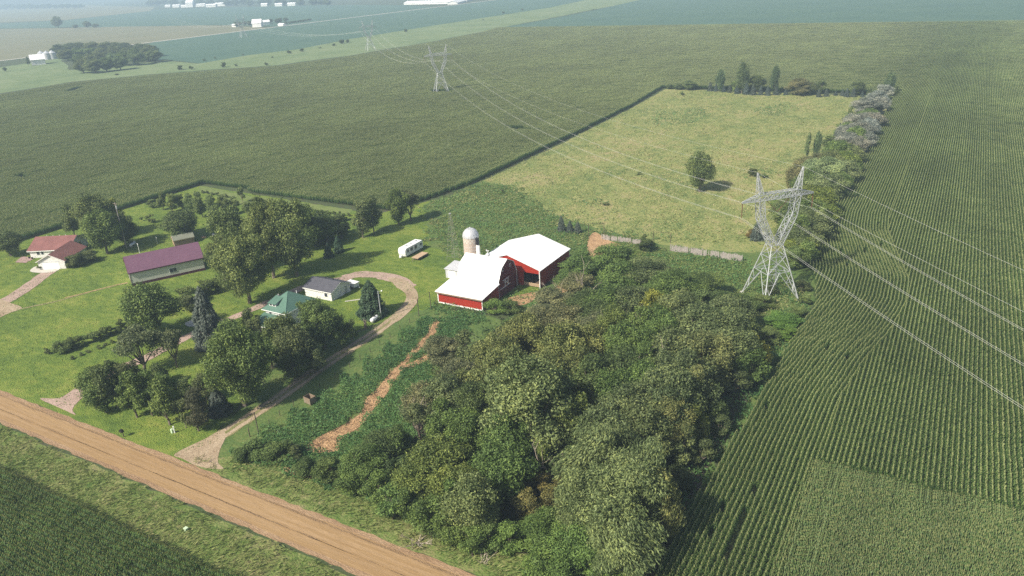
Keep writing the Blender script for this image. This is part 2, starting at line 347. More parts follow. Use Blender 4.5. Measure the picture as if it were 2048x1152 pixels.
sheet('apron', smooth(Gs([(60, 543), (76, 532), (118, 535), (112, 543), (85, 546)]), 3, True), D + .02, M['concrete'], 3, 0)
ribbon('path', Gs([(690, 603), (712, 600), (725, 598)]), .5, D, M['concrete'], .02)
# straw covered bare strips
for l in ([(872, 638), (858, 662), (838, 685), (815, 712), (800, 728), (775, 752), (757, 775), (735, 795), (722, 825), (690, 848), (650, 868), (612, 893), (625, 905), (675, 902), (682, 880), (725, 850), (742, 825), (765, 800), (785, 770), (800, 745), (825, 735), (868, 712), (872, 700), (830, 722), (812, 728), (850, 690), (865, 672), (878, 655)],
          [(1180, 472), (1192, 465), (1215, 480), (1245, 492), (1225, 500), (1195, 512), (1178, 512), (1175, 490)],
          [(1010, 600), (1040, 590), (1075, 585), (1060, 605), (1030, 612)], [(1100, 580), (1140, 562), (1160, 560), (1120, 590)],
          [(560, 935), (620, 945), (640, 955), (600, 955)]):
    sheet('bare_ground', smooth(Gs(l), 3, True), D + .01, M['straw'], 1, .25)
# mown strips in the garden plot
sheet('mown_strip', Gs([(400, 372), (500, 392), (705, 419), (700, 428), (520, 404), (395, 383)]), .03, M['strip'])
sheet('mown_strip', Gs([(440, 392), (560, 412), (690, 433), (680, 440), (560, 424), (440, 402)]), .034, M['strip'])

# ------------------------------------------------------------ leaf clouds
def rand_dirs(n, rng):
    v = rng.normal(size=(n, 3)); return v / np.linalg.norm(v, axis=1)[:, None]
def leaf_mesh(name, pos, nrm, la, lb, val, m, axis=None, rng=None):
    n = len(pos); rng = rng or np.random.default_rng(1)
    a = rand_dirs(n, rng) if axis is None else axis
    a = a - nrm * np.sum(a * nrm, axis=1)[:, None]; a /= np.linalg.norm(a, axis=1)[:, None] + 1e-9
    b = np.cross(nrm, a); la = np.broadcast_to(la, (n,))[:, None]; lb = np.broadcast_to(lb, (n,))[:, None]
    v = np.stack([pos - a * la, pos + b * lb, pos + a * la, pos - b * lb], 1).reshape(-1, 3)
    me = bpy.data.meshes.new(name); me.vertices.add(4 * n); me.loops.add(4 * n); me.polygons.add(n)
    me.vertices.foreach_set('co', v.astype(np.float32).ravel())
    me.loops.foreach_set('vertex_index', np.arange(4 * n, dtype=np.int32))
    me.polygons.foreach_set('loop_start', np.arange(0, 4 * n, 4, dtype=np.int32))
    at = me.attributes.new('v', 'FLOAT', 'FACE'); at.data.foreach_set('value', val.astype(np.float32))
    me.materials.append(m); me.update(); me.validate(); return me

CLS = {'s': (1.5, 3.2, 2600, .11), 'm': (3.0, 7.0, 8500, .15), 'l': (5.0, 12.0, 21000, .185), 'x': (8.0, 17.0, 42000, .21)}
def make_crown(style, cls, seed):
    rng = np.random.default_rng(seed * 77 + len(style) * 13 + ord(cls)); R0, H0, n, ls = CLS[cls]
    if style == 'conifer':
        n = int(n * 1.2); t = rng.random(n) ** .6; lev = np.floor(t * 16) / 16 + rng.random(n) * .03
        ang = rng.random(n) * 6.283; ang = np.round(ang * 1.6 + lev * 9) / 1.6 + rng.normal(0, .13, n)
        rr = (lev ** .55 * R0) * (.3 + .75 * np.sqrt(rng.random(n))) * (1 + .12 * np.sin(ang * 3 + lev * 20))
        z = H0 * (1 - lev * 1.0) - rr * .30 * (1 - .6 * lev) + rng.normal(0, .06, n)
        pos = np.stack([rr * np.cos(ang), rr * np.sin(ang), z], 1)
        ax = np.stack([np.cos(ang), np.sin(ang), np.full(n, -.35)], 1) + rng.normal(0, .25, (n, 3))
        nm = np.stack([np.cos(ang) * .4, np.sin(ang) * .4, np.ones(n)], 1) + rng.normal(0, .3, (n, 3)); nm /= np.linalg.norm(nm, axis=1)[:, None]
        return leaf_mesh('crown', pos, nm, ls * 1.5, ls * .55, np.clip(rng.normal(.5, .2, n), 0, 1), M['needle'], ax, rng)
    base = {'broad': .07, 'willow': .05, 'column': .06, 'shrub': 0.0, 'open': .3, 'plume': .0}[style]
    nb = {'s': 10, 'm': 24, 'l': 44, 'x': 70}[cls]
    zc = H0 * (base + (1 - base) * .5); az = H0 * (1 - base) * .5
    C = []
    for i in range(nb):
        d = rand_dirs(1, rng)[0]; r = (.25 + .75 * rng.random() ** .45)
        if style == 'open' and d[2] < -.6: d[2] *= -.5
        wid = .72 if style != 'column' else .6
        if style == 'column': wid *= 1.0 - .35 * max(0, d[2])
        C.append((d[0] * R0 * wid * r, d[1] * R0 * wid * r, zc + d[2] * az * .84 * r))
    C.append((0, 0, zc + az * .45)); C = np.array(C); nb = len(C)
    br = R0 * rng.uniform(.16, .38, nb) * (1.0 if cls != 'x' else .8)
    if style == 'open': br *= .8
    w = br ** 2; w /= w.sum(); k = rng.choice(nb, n if style != 'open' else int(n * .45), p=w); n = len(k)
    d = rand_dirs(n, rng); lump = 1 + .22 * np.sin(d[:, 0] * 6 + k) * np.sin(d[:, 1] * 7 + k * 2) + .15 * np.sin(d[:, 2] * 9 + k)
    rr = br[k] * (.35 + .75 * rng.random(n) ** .5) * lump
    zs = .85 if style != 'column' else 1.5
    pos = C[k] + d * rr[:, None] * np.array([1, 1, zs]); pos[:, 2] = np.maximum(pos[:, 2], .08)
    nm = d * .9 + rand_dirs(n, rng) * .8; nm /= np.linalg.norm(nm, axis=1)[:, None]
    bv = rng.normal(0, .10, nb)
    val = np.clip(.5 + bv[k] + rng.normal(0, .17, n), 0, 1); ax = None; la, lb = ls, ls * .62
    if style in ('willow', 'plume'):
        ax = np.stack([d[:, 0] * .5 + .5, d[:, 1] * .5 + .35, np.full(n, -.7 if style == 'willow' else .9)], 1) + rng.normal(0, .3, (n, 3))
        la, lb = ls * 1.35, ls * .4
    la = la * rng.uniform(.6, 1.3, n); lb = lb * rng.uniform(.6, 1.3, n)
    return leaf_mesh('crown', pos, nm, la, lb, val, M['leaf'], ax, rng), C, br
_cr = {}
def crown(style, cls, k):
    key = (style, cls, k)
    if key not in _cr:
        r = make_crown(style, cls, k); C = None
        if isinstance(r, tuple): r, C, br = r
        R0, H0, n, ls = CLS[cls]; b = MB(); rng = random.Random(k)
        tr = {'s': .06, 'm': .16, 'l': .30, 'x': .45}[cls]
        fork = H0 * (.16 if style != 'conifer' else .7)
        pts = [(0, 0, -.15), (rng.uniform(-.1, .1), rng.uniform(-.1, .1), fork * .6), (rng.uniform(-.2, .2) * (style != 'conifer'), 0, fork)]
        b.path(pts, [tr * 1.25, tr, tr * .85], 7)
        if C is not None:
            for c in C[::max(1, len(C) // 9)]:
                mid = (pts[2][0] * .4 + c[0] * .6, c[1] * .55, fork + (c[2] - fork) * .45)
                if c[2] < fork: continue
                b.path([pts[2], mid, tuple(c)], [tr * .55, tr * .32, tr * .08], 5)
        _cr[key] = (r, b.mesh('trunk', M['bark']))
    return _cr[key]

TREES = []     # (object, look, zone)
KN = dict(  # name, style, tint, look
    dark=('tree', 'broad', (0.078, 0.127, 0.046), 'dark green broadleaf tree'),
    green=('tree', 'broad', (0.109, 0.194, 0.050), 'mid green broadleaf tree'),
    bright=('tree', 'broad', (.120, .200, .050), 'bright green broadleaf tree'),
    yellow=('tree', 'broad', (0.310, 0.333, 0.070), 'yellow-green tree'),
    yg=('tree', 'broad', (0.194, 0.240, 0.056), 'yellowish green tree'),
    olive=('poplar_tree', 'broad', (0.232, 0.256, 0.096), 'olive poplar with pale leaves'),
    pale=('cottonwood_tree', 'broad', (0.186, 0.240, 0.109), 'pale grey-green cottonwood'),
    cotton=('cottonwood_tree', 'broad', (0.147, 0.202, 0.070), 'tall green cottonwood'),
    elm=('elm_tree', 'broad', (0.132, 0.171, 0.085), 'grey-green elm'),
    willow=('willow_tree', 'willow', (0.194, 0.240, 0.109), 'drooping grey-green willow'),
    willowy=('willow_tree', 'willow', (0.271, 0.279, 0.116), 'drooping willow with tan leaf tips'),
    silver=('olive_tree', 'broad', (.345, .355, .325), 'silver-grey leaved tree'),
    tan=('willow_bush', 'plume', (.230, .225, .110), 'tan feathery willow bush'),
    feather=('willow_tree', 'plume', (0.248, 0.310, 0.155), 'feathery pale green tree'),
    column=('poplar_tree', 'column', (0.124, 0.178, 0.085), 'narrow upright poplar'),
    open=('tree', 'open', (0.132, 0.163, 0.085), 'thin open-crowned tree'),
    ash=('young_tree', 'broad', (.180, .250, .090), 'small rounded orchard tree'),
    shrub=('shrub', 'shrub', (0.101, 0.163, 0.050), 'low green shrub'),
    dshrub=('shrub', 'shrub', (0.070, 0.096, 0.046), 'dark shrub'),
    bshrub=('shrub', 'shrub', (0.163, 0.279, 0.059), 'bright green shrub'),
    gshrub=('shrub', 'shrub', (.200, .195, .120), 'greyish brown half-bare shrub'),
    rshrub=('shrub', 'shrub', (0.202, 0.155, 0.054), 'reddish green shrub'),
    box=('shrub', 'shrub', (0.124, 0.225, 0.053), 'dense leafy green bush'),
    spruce=('spruce_tree', 'conifer', (0.050, 0.093, 0.050), 'dark green spruce'),
    blue=('spruce_tree', 'conifer', (.085, .110, .092), 'blue-grey spruce'),
    juniper=('juniper_bush', 'shrub', (.105, .115, .070), 'bronze-green juniper bush'))
tn = [0]
def plant(x, y, rad_, h, kind, zone, look=None):
    tn[0] += 1; rng = random.Random(tn[0] * 7 + 5)
    name, style, tint, lk = KN[kind]
    cls = 's' if rad_ < 2.1 else 'm' if rad_ < 3.9 else 'l' if rad_ < 6.6 else 'x'
    R0, H0, _, _ = CLS[cls]; cm, tm = crown(style, cls, rng.randrange(3)); sc = (rad_ / R0 * 1.04, rad_ / R0 * 1.04, h / H0)
    j = rng.uniform(.88, 1.14); jj = rng.uniform(.93, 1.08); colr = (tint[0] * j * jj, tint[1] * j, tint[2] * j / jj, 1)
    rz = rng.uniform(0, 6.28)
    if 'grove' in zone and kind not in ('yellow',): c0 = (.195, .235, .085); colr = tuple(colr[i] * .68 + c0[i] * .32 * j for i in range(3)) + (1,)
    if 'grove' not in zone and kind in ('green', 'bright', 'dark', 'cotton', 'ash', 'shrub', 'dshrub', 'elm'): c0 = (.235, .270, .100); colr = tuple(colr[i] * .6 + c0[i] * .4 * j for i in range(3)) + (1,)
    if 'windbreak' in zone and kind != 'silver': colr = tuple(v * 1.15 for v in colr[:3]) + (1,)
    e = empty(name, (x, y, 0), 0)
    c = bpy.data.objects.new('foliage' if 'shrub' in name or 'bush' in name else 'crown', cm); COL.objects.link(c); c.parent = e; c.scale = sc; c.rotation_euler = (0, 0, rz); c.color = colr
    t = bpy.data.objects.new('stem' if 'shrub' in name or 'bush' in name else 'trunk', tm); COL.objects.link(t); t.parent = e; t.scale = sc; t.rotation_euler = (0, 0, rz)
    TREES.append((e, look or lk, zone)); return e
def tree(cx, cy, w, h, kind, zone, look=None):
    """crown centre pixel, crown width in pixels, height in m"""
    x, y = G(cx, cy, .56 * h); return plant(x, y, w / 2 / pxm(x, y, .5 * h), h, kind, zone, look)
def btree(bx, by, ty, w, kind, zone, look=None):
    """foot pixel, top pixel row"""
    x, y = G(bx, by); h = max(1.0, zat(x, y, ty)); return plant(x, y, w / 2 / pxm(x, y, .5 * h), h, kind, zone, look)

# the grove in the middle
GR = '''990,712,92,12,olive 1055,680,100,13,olive 1120,700,90,14,olive 1010,745,90,13,olive 1090,750,95,13,olive 1155,745,75,12,olive
920,745,80,8,gshrub 890,695,75,7,gshrub 935,695,60,8,elm 900,795,100,10,elm 850,795,85,8,gshrub 835,838,60,7,open 960,805,85,11,dark 925,860,95,9,green
1060,805,190,18,pale 880,915,115,10,yg 838,962,95,8,yg 908,975,105,9,yg 862,1018,90,6.5,green 782,1000,80,6,green 762,975,60,6.5,bright
722,925,90,6,green 765,885,85,6,dark 692,962,60,4.5,green 802,938,70,7,dark 942,1000,105,11,pale 975,925,60,9,green 1010,935,115,11,green
1012,870,95,11,green 1100,900,60,8,yg 1135,845,80,12,yg 1155,880,70,10,dark 1075,965,60,5,rshrub 1112,985,70,6,rshrub 1052,1005,70,5,rshrub
1190,925,150,14,willow 1245,1005,180,16,willow 1160,1005,110,13,willow 1292,955,110,14,willow 1322,1012,80,13,willowy 1255,1085,140,11,willow 1182,1062,100,8,box
1020,1075,70,4.5,box 1082,1055,100,5,box 1135,1085,100,5,box 1185,1112,90,4.5,box 1075,1115,90,4,box 1225,1135,80,4.5,box 980,1072,60,5,shrub 1130,1130,80,4,box
900,1052,70,5,bright 942,1080,60,5,green 1442,672,95,13,elm 1478,698,80,11,elm 1512,697,60,8,yellow 1502,730,70,8,green 1348,706,110,13,elm 1402,717,110,13,willowy
1326,748,90,12,elm 1372,765,110,14,elm 1337,797,120,14,elm 1385,786,80,12,willowy 1183,765,105,12,dark 1222,780,90,12,green 1262,816,110,13,elm 1315,830,100,13,elm
1216,860,110,13,elm 1282,862,110,13,elm 1340,852,90,12,willowy 1392,842,60,8,yg 1425,808,70,8,dark 1172,840,80,11,yg 1227,512,80,7,green 1164,528,85,7,green
1287,488,36,4,dark 1148,528,40,3.5,dshrub 1135,556,60,4.5,bright 1160,566,70,6,gshrub 1237,556,90,9,green 1292,548,110,9,elm 1344,574,120,9,bright 1403,568,100,6,shrub
1385,590,60,7,bright 1221,601,90,10,green 1266,603,90,10,elm 1198,638,90,9,dark 1174,601,80,7,dark 1112,598,80,6,gshrub 1305,620,58,11,yellow 1293,655,100,12,bright
1364,634,120,13,elm 1395,660,110,13,elm 1328,668,80,12,green 1461,622,85,8,elm 1447,655,100,12,willow 1229,652,70,11,yg 1237,691,75,12,bright 1188,658,80,9,gshrub
1168,691,80,12,olive 1432,602,80,5,shrub 1490,606,60,4,shrub 1407,606,60,7,dark 1272,700,90,12,green 1300,775,90,12,green 1130,640,80,9,gshrub 1078,625,60,4.5,gshrub
1018,612,44,3.4,shrub 990,612,46,3.4,bshrub 1250,735,90,12,dark 1290,735,80,12,green 1470,760,60,5,dshrub 1440,850,50,4,dshrub 1400,900,60,5,dshrub 1360,950,50,4.5,dshrub
1345,1040,50,4,dshrub 1310,1100,50,4,dshrub 1360,890,70,8,elm 1240,905,90,13,elm 1110,820,70,10,green 1160,930,60,9,green 1095,1040,60,5,green
520,895,60,3.2,shrub 490,905,45,2.6,shrub 560,900,60,3.2,shrub 612,932,50,2.8,shrub 590,905,40,2.4,dshrub 660,935,60,4,shrub 905,1000,60,8,green 965,965,60,8,dark
1048,652,66,7,olive 1090,640,70,9,gshrub 1015,672,60,8,olive 945,770,70,10,olive 880,840,70,8,green 800,880,60,6,green 735,960,60,5,green 820,1005,60,6,bright'''
for s in GR.split():
    a = s.split(','); cx, cy, w, h = map(float, a[:4])
    near = cy - .28 * abs(cx - 1100) * (1 if cx < 1100 else -.3)
    cx += 0; w *= 1.16
    row = ('far back row by the barns' if cy < 600 else 'row just below the red barn' if cy < 680 else 'upper middle row' if cy < 760 else
           'middle row' if cy < 850 else 'lower middle row' if cy < 940 else 'row near the road' if cy < 1030 else 'front row along the road')
    tree(cx, cy, w, h, a[4], 'in the grove\'s ' + row)
# around the tower feet
for cx, cy, w, h, k in ((1530, 602, 60, 3, 'shrub'), (1562, 640, 80, 2.6, 'bshrub'), (1592, 622, 50, 2.4, 'shrub'), (1502, 642, 60, 4, 'shrub'), (1575, 668, 60, 2.4, 'bshrub'),
                        (1540, 672, 60, 3, 'shrub'), (1612, 598, 36, 2.2, 'shrub'), (1606, 570, 36, 2.5, 'dshrub'), (1545, 575, 40, 2.5, 'dshrub')):
    tree(cx, cy, w, h, k, 'at the feet of the big pylon')
# windbreak along the cornfield, from the far corner down to the pylon
for s in '''1755,196,52,7,silver 1731,211,60,7,silver 1738,226,40,5,green 1747,238,50,7,silver 1722,243,55,7,silver 1697,258,52,6,green 1718,263,60,8,silver 1727,278,48,7,silver
1697,284,62,7,silver 1716,290,42,7,silver 1663,286,30,6,dark 1683,300,55,7,yg 1700,306,60,7,elm 1636,284,20,9,column 1617,290,16,8,column 1642,320,70,5,tan 1612,328,50,5,tan
1591,350,45,8,tan 1656,342,85,9,feather 1684,342,70,8,feather 1642,374,85,8,feather 1622,398,80,8,yg 1660,372,70,8,elm 1690,322,60,8,yg 1607,442,90,8,elm 1628,455,80,7,elm
1601,482,80,7,elm 1562,420,50,6,elm 1514,459,24,4.5,blue 1583,424,70,8,dark 1606,492,70,6,yg 1582,470,60,7,dark 1646,425,60,6,yg 1502,465,30,2,rshrub 1690,246,14,6,blue 1680,258,14,5,blue 1672,270,14,5,blue
1700,226,13,6,dark 1660,310,40,6,elm 1630,350,40,6,tan 1600,375,40,5,tan 1768,182,36,7,silver 1762,206,36,8,silver 1706,246,40,8,silver 1712,272,44,9,green 1688,266,36,8,silver 1740,252,40,8,silver 1672,300,46,9,green 1660,325,50,9,elm 1630,334,50,8,feather 1618,362,60,9,green 1640,398,66,9,yg 1598,404,60,8,elm 1572,402,50,7,green 1622,425,70,9,green 1590,455,60,9,green 1618,500,50,6,green 1590,512,56,5,shrub 1640,436,50,7,shrub 1676,362,56,7,green 1704,328,40,7,green'''.split():
    a = s.split(','); cx, cy, w, h = map(float, a[:4]); h *= 1.22; w *= 1.1
    tree(cx, cy, w, h, a[4], 'in the windbreak between pasture and corn, ' + ('at its far end' if cy < 250 else 'beyond its middle' if cy < 315 else 'at its middle' if cy < 400 else 'behind the big pylon'))
# row at the pasture's far edge
for bx, by, ty, w, k in ((1776, 192, 141, 28, 'column'), (1790, 196, 172, 22, 'dark'), (1438, 183, 137, 26, 'column'), (1483, 187, 124, 34, 'column'), (1548, 188, 132, 26, 'column'), (1514, 185, 146, 34, 'dark'),
                         (1470, 185, 160, 22, 'green'), (1598, 190, 156, 62, 'tan'), (1642, 188, 160, 26, 'dark'), (1620, 190, 163, 30, 'elm'), (1714, 190, 162, 32, 'dark'), (1381, 180, 160, 28, 'dark'),
                         (1359, 179, 166, 24, 'dark'), (1340, 178, 168, 18, 'dark'), (1420, 182, 163, 12, 'blue'), (1432, 183, 166, 9, 'blue'), (1447, 184, 170, 9, 'blue'), (1459, 185, 170, 10, 'blue'), (1474, 187, 168, 12, 'blue'),
                         (1492, 189, 165, 13, 'blue'), (1506, 190, 169, 13, 'blue'), (1521, 190, 171, 11, 'blue'), (1535, 191, 170, 12, 'blue'), (1552, 190, 172, 11, 'blue'), (1571, 190, 176, 9, 'blue'),
                         (1637, 194, 178, 11, 'blue'), (1652, 193, 178, 11, 'blue'), (1671, 191, 180, 8, 'blue'), (1684, 192, 178, 9, 'blue'), (1693, 194, 176, 11, 'blue'), (1706, 194, 176, 11, 'blue'), (1724, 194, 182, 8, 'blue'),
                         (1740, 192, 178, 20, 'dark')):
    btree(bx, by, ty, w, k, 'in the tree row at the pasture\'s far edge')
btree(1399, 384, 296, 64, 'cotton', 'standing alone in the pasture', 'tall round poplar')
for bx, by, ty, w in ((1123, 462, 431, 17), (1140, 464, 441, 16), (1156, 466, 443, 16)): btree(bx, by, ty, w, 'blue', 'at the pasture corner beyond the red shed')
for bx, by, ty, w, k in ((1508, 352, 336, 26, 'dshrub'), (1212, 411, 403, 16, 'shrub'), (1530, 356, 348, 20, 'shrub'), (1364, 190, 182, 14, 'shrub'), (1278, 350, 342, 12, 'shrub'), (1005, 386, 378, 10, 'dshrub')):
    btree(bx, by, ty, w, k, 'out in the pasture grass')
btree(1287, 498, 468, 20, 'dark', 'beside the weathered board fence', 'slim dark tree')
# yard trees
Y = 'in the yard'
for bx, by, ty, w, k, z in (
    (22, 512, 458, 60, 'dark', 'at the left edge beside the cornfield'), (150, 474, 408, 40, 'dark', 'behind the brown-roofed house'), (203, 478, 380, 80, 'cotton', 'behind the brown-roofed house'),
    (216, 507, 412, 82, 'green', 'right of the brown-roofed house'), (252, 490, 420, 62, 'dark', 'beside the tall utility pole'), (246, 470, 396, 30, 'yellow', 'beside the tall utility pole'),
    (303, 446, 425, 22, 'ash', 'on the lawn left of the round dark tree'), (284, 442, 433, 9, 'ash', 'on the lawn left of the round dark tree'), (367, 476, 414, 82, 'dark', 'behind the small garden shed'),
    (180, 522, 500, 44, 'dshrub', 'along the white garage wall'), (160, 532, 506, 40, 'dshrub', 'along the white garage wall'), (143, 535, 512, 34, 'dshrub', 'along the white garage wall'),
    (83, 538, 529, 18, 'dshrub', 'beside the white garage door'),
    (595, 552, 390, 92, 'cotton', 'between the maroon-roofed shed and the gravel loop'), (548, 556, 392, 105, 'cotton', 'between the maroon-roofed shed and the gravel loop'),
    (500, 606, 452, 125, 'cotton', 'between the maroon-roofed shed and the gravel loop'), (452, 560, 465, 70, 'cotton', 'between the maroon-roofed shed and the gravel loop'),
    (470, 545, 410, 85, 'cotton', 'between the maroon-roofed shed and the gravel loop'), (620, 500, 400, 60, 'green', 'between the maroon-roofed shed and the gravel loop'),
    (655, 487, 425, 60, 'green', 'at the back of the garden plot'), (684, 476, 426, 50, 'dark', 'at the back of the garden plot'), (640, 460, 415, 50, 'shrub', 'at the back of the garden plot'),
    (726, 476, 398, 46, 'elm', 'near the gap in the corn'), (748, 466, 390, 46, 'dark', 'near the gap in the corn'), (798, 449, 374, 52, 'bright', 'where corn and pasture meet'), (822, 441, 378, 50, 'open', 'where corn and pasture meet'),
    (658, 514, 487, 22, 'spruce', 'on the lawn beyond the gravel loop'), (678, 504, 472, 22, 'spruce', 'on the lawn beyond the gravel loop'), (745, 630, 561, 60, 'spruce', 'inside the gravel loop'),
    (423, 690, 574, 66, 'blue', 'beside the pink drive'), (315, 674, 556, 112, 'bright', 'on the lawn beside the pink drive'), (272, 665, 615, 40, 'shrub', 'on the lawn beside the pink drive'),
    (370, 610, 575, 60, 'shrub', 'below the maroon-roofed shed'), (410, 590, 560, 50, 'shrub', 'below the maroon-roofed shed'), (440, 580, 555, 40, 'shrub', 'below the maroon-roofed shed'), (385, 622, 590, 40, 'dshrub', 'below the maroon-roofed shed'),
    (292, 745, 652, 110, 'open', 'over the end of the pink drive'), (355, 735, 650, 60, 'open', 'over the end of the pink drive'),
    (490, 812, 655, 158, 'green', 'between drive and road'), (462, 700, 640, 70, 'green', 'by the green-roofed house'), (510, 670, 617, 46, 'elm', 'by the green-roofed house'),
    (575, 735, 625, 84, 'dark', 'by the green-roofed house'), (600, 745, 640, 80, 'elm', 'by the green-roofed house'), (650, 697, 597, 88, 'green', 'by the green-roofed house'), (620, 690, 600, 60, 'green', 'by the green-roofed house'),
    (690, 695, 640, 42, 'green', 'on the lawn right of the green-roofed house'), (705, 690, 638, 36, 'dark', 'on the lawn right of the green-roofed house'),
    (632, 745, 690, 52, 'elm', 'beside the two-track drive'), (590, 762, 700, 60, 'dark', 'beside the two-track drive'), (545, 735, 650, 70, 'green', 'by the green-roofed house'),
    (198, 800, 735, 72, 'green', 'in the clump by the mailbox'), (235, 815, 720, 70, 'dark', 'in the clump by the mailbox'), (265, 770, 722, 50, 'dshrub', 'in the clump by the mailbox'), (275, 835, 740, 75, 'green', 'in the clump by the mailbox'),
    (240, 765, 722, 34, 'dshrub', 'in the clump by the mailbox'), (305, 830, 745, 70, 'green', 'in the clump by the mailbox'), (340, 850, 752, 80, 'bright', 'in the clump by the mailbox'), (340, 800, 742, 60, 'green', 'in the clump by the mailbox'),
    (375, 800, 755, 50, 'dark', 'in the clump by the mailbox'), (212, 825, 765, 60, 'green', 'in the clump by the mailbox'), (398, 862, 772, 60, 'juniper', 'in the clump by the mailbox'), (372, 856, 790, 40, 'elm', 'in the clump by the mailbox'),
    (440, 826, 778, 50, 'blue', 'in the clump by the mailbox'), (320, 770, 725, 50, 'dark', 'in the clump by the mailbox'), (415, 800, 745, 50, 'elm', 'in the clump by the mailbox')):
    btree(bx, by, ty, w, k, z)
# hedges
def hedge(p0, p1, n, w, h, k, zone, j=.3):
    a, b = G(*p0), G(*p1)
    for i in range(n):
        t = (i + .5) / n; rng = random.Random(i * 31 + int(p0[0]))
        plant(a[0] + (b[0] - a[0]) * t + rng.uniform(-j, j), a[1] + (b[1] - a[1]) * t + rng.uniform(-j, j), w / 2 * rng.uniform(.8, 1.25), h * rng.uniform(.75, 1.3), k, zone)
hedge((120, 707), (275, 652), 11, 3.6, 2.6, 'shrub', 'in the hedge row on the left lawn')
hedge((138, 722), (250, 676), 7, 1.3, .9, 'dshrub', 'in the low second row below the lawn hedge')
btree(96, 708, 694, 18, 'dshrub', 'at the left end of the lawn hedge')
hedge((402, 385), (470, 398), 7, 2.0, 1.2, 'dshrub', 'in the garden row nearest the corn')
hedge((500, 402), (620, 420), 12, 1.8, 1.1, 'dshrub', 'in the garden row nearest the corn, right half')
hedge((630, 424), (702, 434), 8, 1.8, 1.1, 'dshrub', 'in the garden row by the dark elms')
for bx, by, ty, w in ((307, 416, 398, 24), (327, 420, 384, 26), (346, 424, 386, 26), (365, 418, 386, 28), (385, 422, 384, 30), (405, 434, 392, 30), (432, 440, 394, 28), (455, 432, 398, 28), (420, 415, 388, 26), (442, 412, 390, 24),
                      (470, 428, 398, 28), (486, 405, 370, 22), (395, 405, 380, 22), (500, 430, 402, 26), (325, 408, 392, 18), (465, 412, 392, 20)):
    btree(bx, by, ty, w, 'ash', 'in the orchard behind the maroon-roofed shed')
hedge((605, 470), (690, 440), 8, 4.2, 3.2, 'shrub', 'in the thicket beyond the cottonwoods')
hedge((612, 498), (700, 462), 8, 3.6, 2.6, 'dshrub', 'along the shaded path beyond the cottonwoods')
# far trees
for cx, cy, w, h in [(x + random.uniform(-5, 5), yb, 30, 14) for x, yb in ((120, 98), (140, 95), (162, 94), (185, 93), (208, 93), (230, 94), (252, 95), (275, 97), (295, 100), (130, 108), (155, 106), (180, 105), (205, 105),
                     (228, 106), (250, 106), (272, 107), (292, 108), (305, 110), (160, 120), (182, 119), (205, 118), (228, 117), (250, 116), (272, 115), (165, 130), (188, 130), (210, 127), (235, 124))]:
    tree(cx, cy, w * 1.35, h, random.choice(['elm', 'green', 'pale', 'elm']), 'in the far wood beside the white farm barn')
for bx, by, ty, w, k, z in ((117, 56, 32, 26, 'dark', 'out in the far hazy fields'), (176, 56, 42, 18, 'dark', 'out in the far hazy fields'), (192, 55, 47, 18, 'dark', 'out in the far hazy fields'), (152, 57, 48, 12, 'dark', 'out in the far hazy fields'),
                            (58, 132, 113, 9, 'dark', 'beside the far white barn'), (10, 143, 134, 10, 'dark', 'beside the far white barn')):
    btree(bx, by, ty, w, k, z)
for x, y, w, h in ((360, 140, 15, 9), (383, 139, 11, 7), (447, 135, 13, 10), (473, 133, 8, 6), (533, 131, 9, 6), (409, 122, 7, 5), (430, 117, 6, 4), (486, 111, 6, 4), (578, 107, 13, 6), (603, 103, 12, 6), (667, 92, 9, 5), (684, 87, 13, 8), (695, 86, 9, 7),
                   (812, 65, 7, 7), (966, 42, 5, 4), (1007, 27, 7, 4), (1045, 21, 7, 4), (1186, 21, 5, 3), (234, 150, 9, 3), (545, 116, 5, 3), (640, 98, 7, 4)):
    btree(x, y, y - h * 1.1, w, 'dark', 'dotted along the far green waterway')
for i in range(12):
    btree(472 + i * 9 + random.uniform(-2, 2), 54 - i * .75 - (i % 3), 43 - i * .8, 11, 'dark', 'around the far white farmhouse by the road')
for i in range(14):
    btree(560 + i * 4.6, 50 - i * .65, 45.5 - i * .65, 8, 'dark', 'in the low far belt along the hazy road')
for i in range(22):
    btree(300 + i * 17 + random.uniform(-5, 5), 12 - (i % 3), 0 - (i % 4), 22, 'dark', 'behind the far hazy farmyard')
for i in range(14):
    btree(0 + i * 12.5, 20 - i * .3, 9 - (i % 3), 18, 'dark', 'in the hazy belt at the far left corner')

# dead trees
def dead(bx, by, h, spread, zone, seed, lean=(0, 0), name='dead_tree', look='bare dead tree', m='deadwood', n0=5, r0=.14):
    x, y = G(bx, by); rng = random.Random(seed); b = MB()
    def br(p, d, L, r, k):
        q = [p]; rs = [r]
        for i in range(3):
            d = (d + Vector((rng.uniform(-.2, .2), rng.uniform(-.2, .2), rng.uniform(-.08, .16)))).normalized(); q.append(q[-1] + d * L / 3); rs.append(r * (1 - .25 * (i + 1)))
        b.path([tuple(v) for v in q], rs, 4)
        if k:
            for j in range(rng.randint(2, 4)):
                st = q[rng.randint(1, 3)]; dd = (d + Vector((rng.uniform(-.9, .9), rng.uniform(-.9, .9), rng.uniform(-.2, .6)))).normalized(); br(st, dd, L * rng.uniform(.45, .75), r * .5, k - 1)
    for i in range(n0):
        a = i / n0 * 6.28 + rng.random(); br(Vector((0, 0, -.1)), Vector((math.cos(a) * spread + lean[0], math.sin(a) * spread + lean[1], 1)).normalized(), h * rng.uniform(.5, .75), r0, 2)
    o = b.build(name, M[m]); o.location = (x, y, 0); TREES.append((o, look, zone)); return o
dead(835, 862, 6.5, .35, 'at the grove\'s left edge beside the green weeds', 5, n0=12, r0=.09, look='many-stemmed bare grey thicket')
dead(1160, 600, 9, .5, 'beside the open red shed', 7, (.7, .2), n0=2, r0=.2)
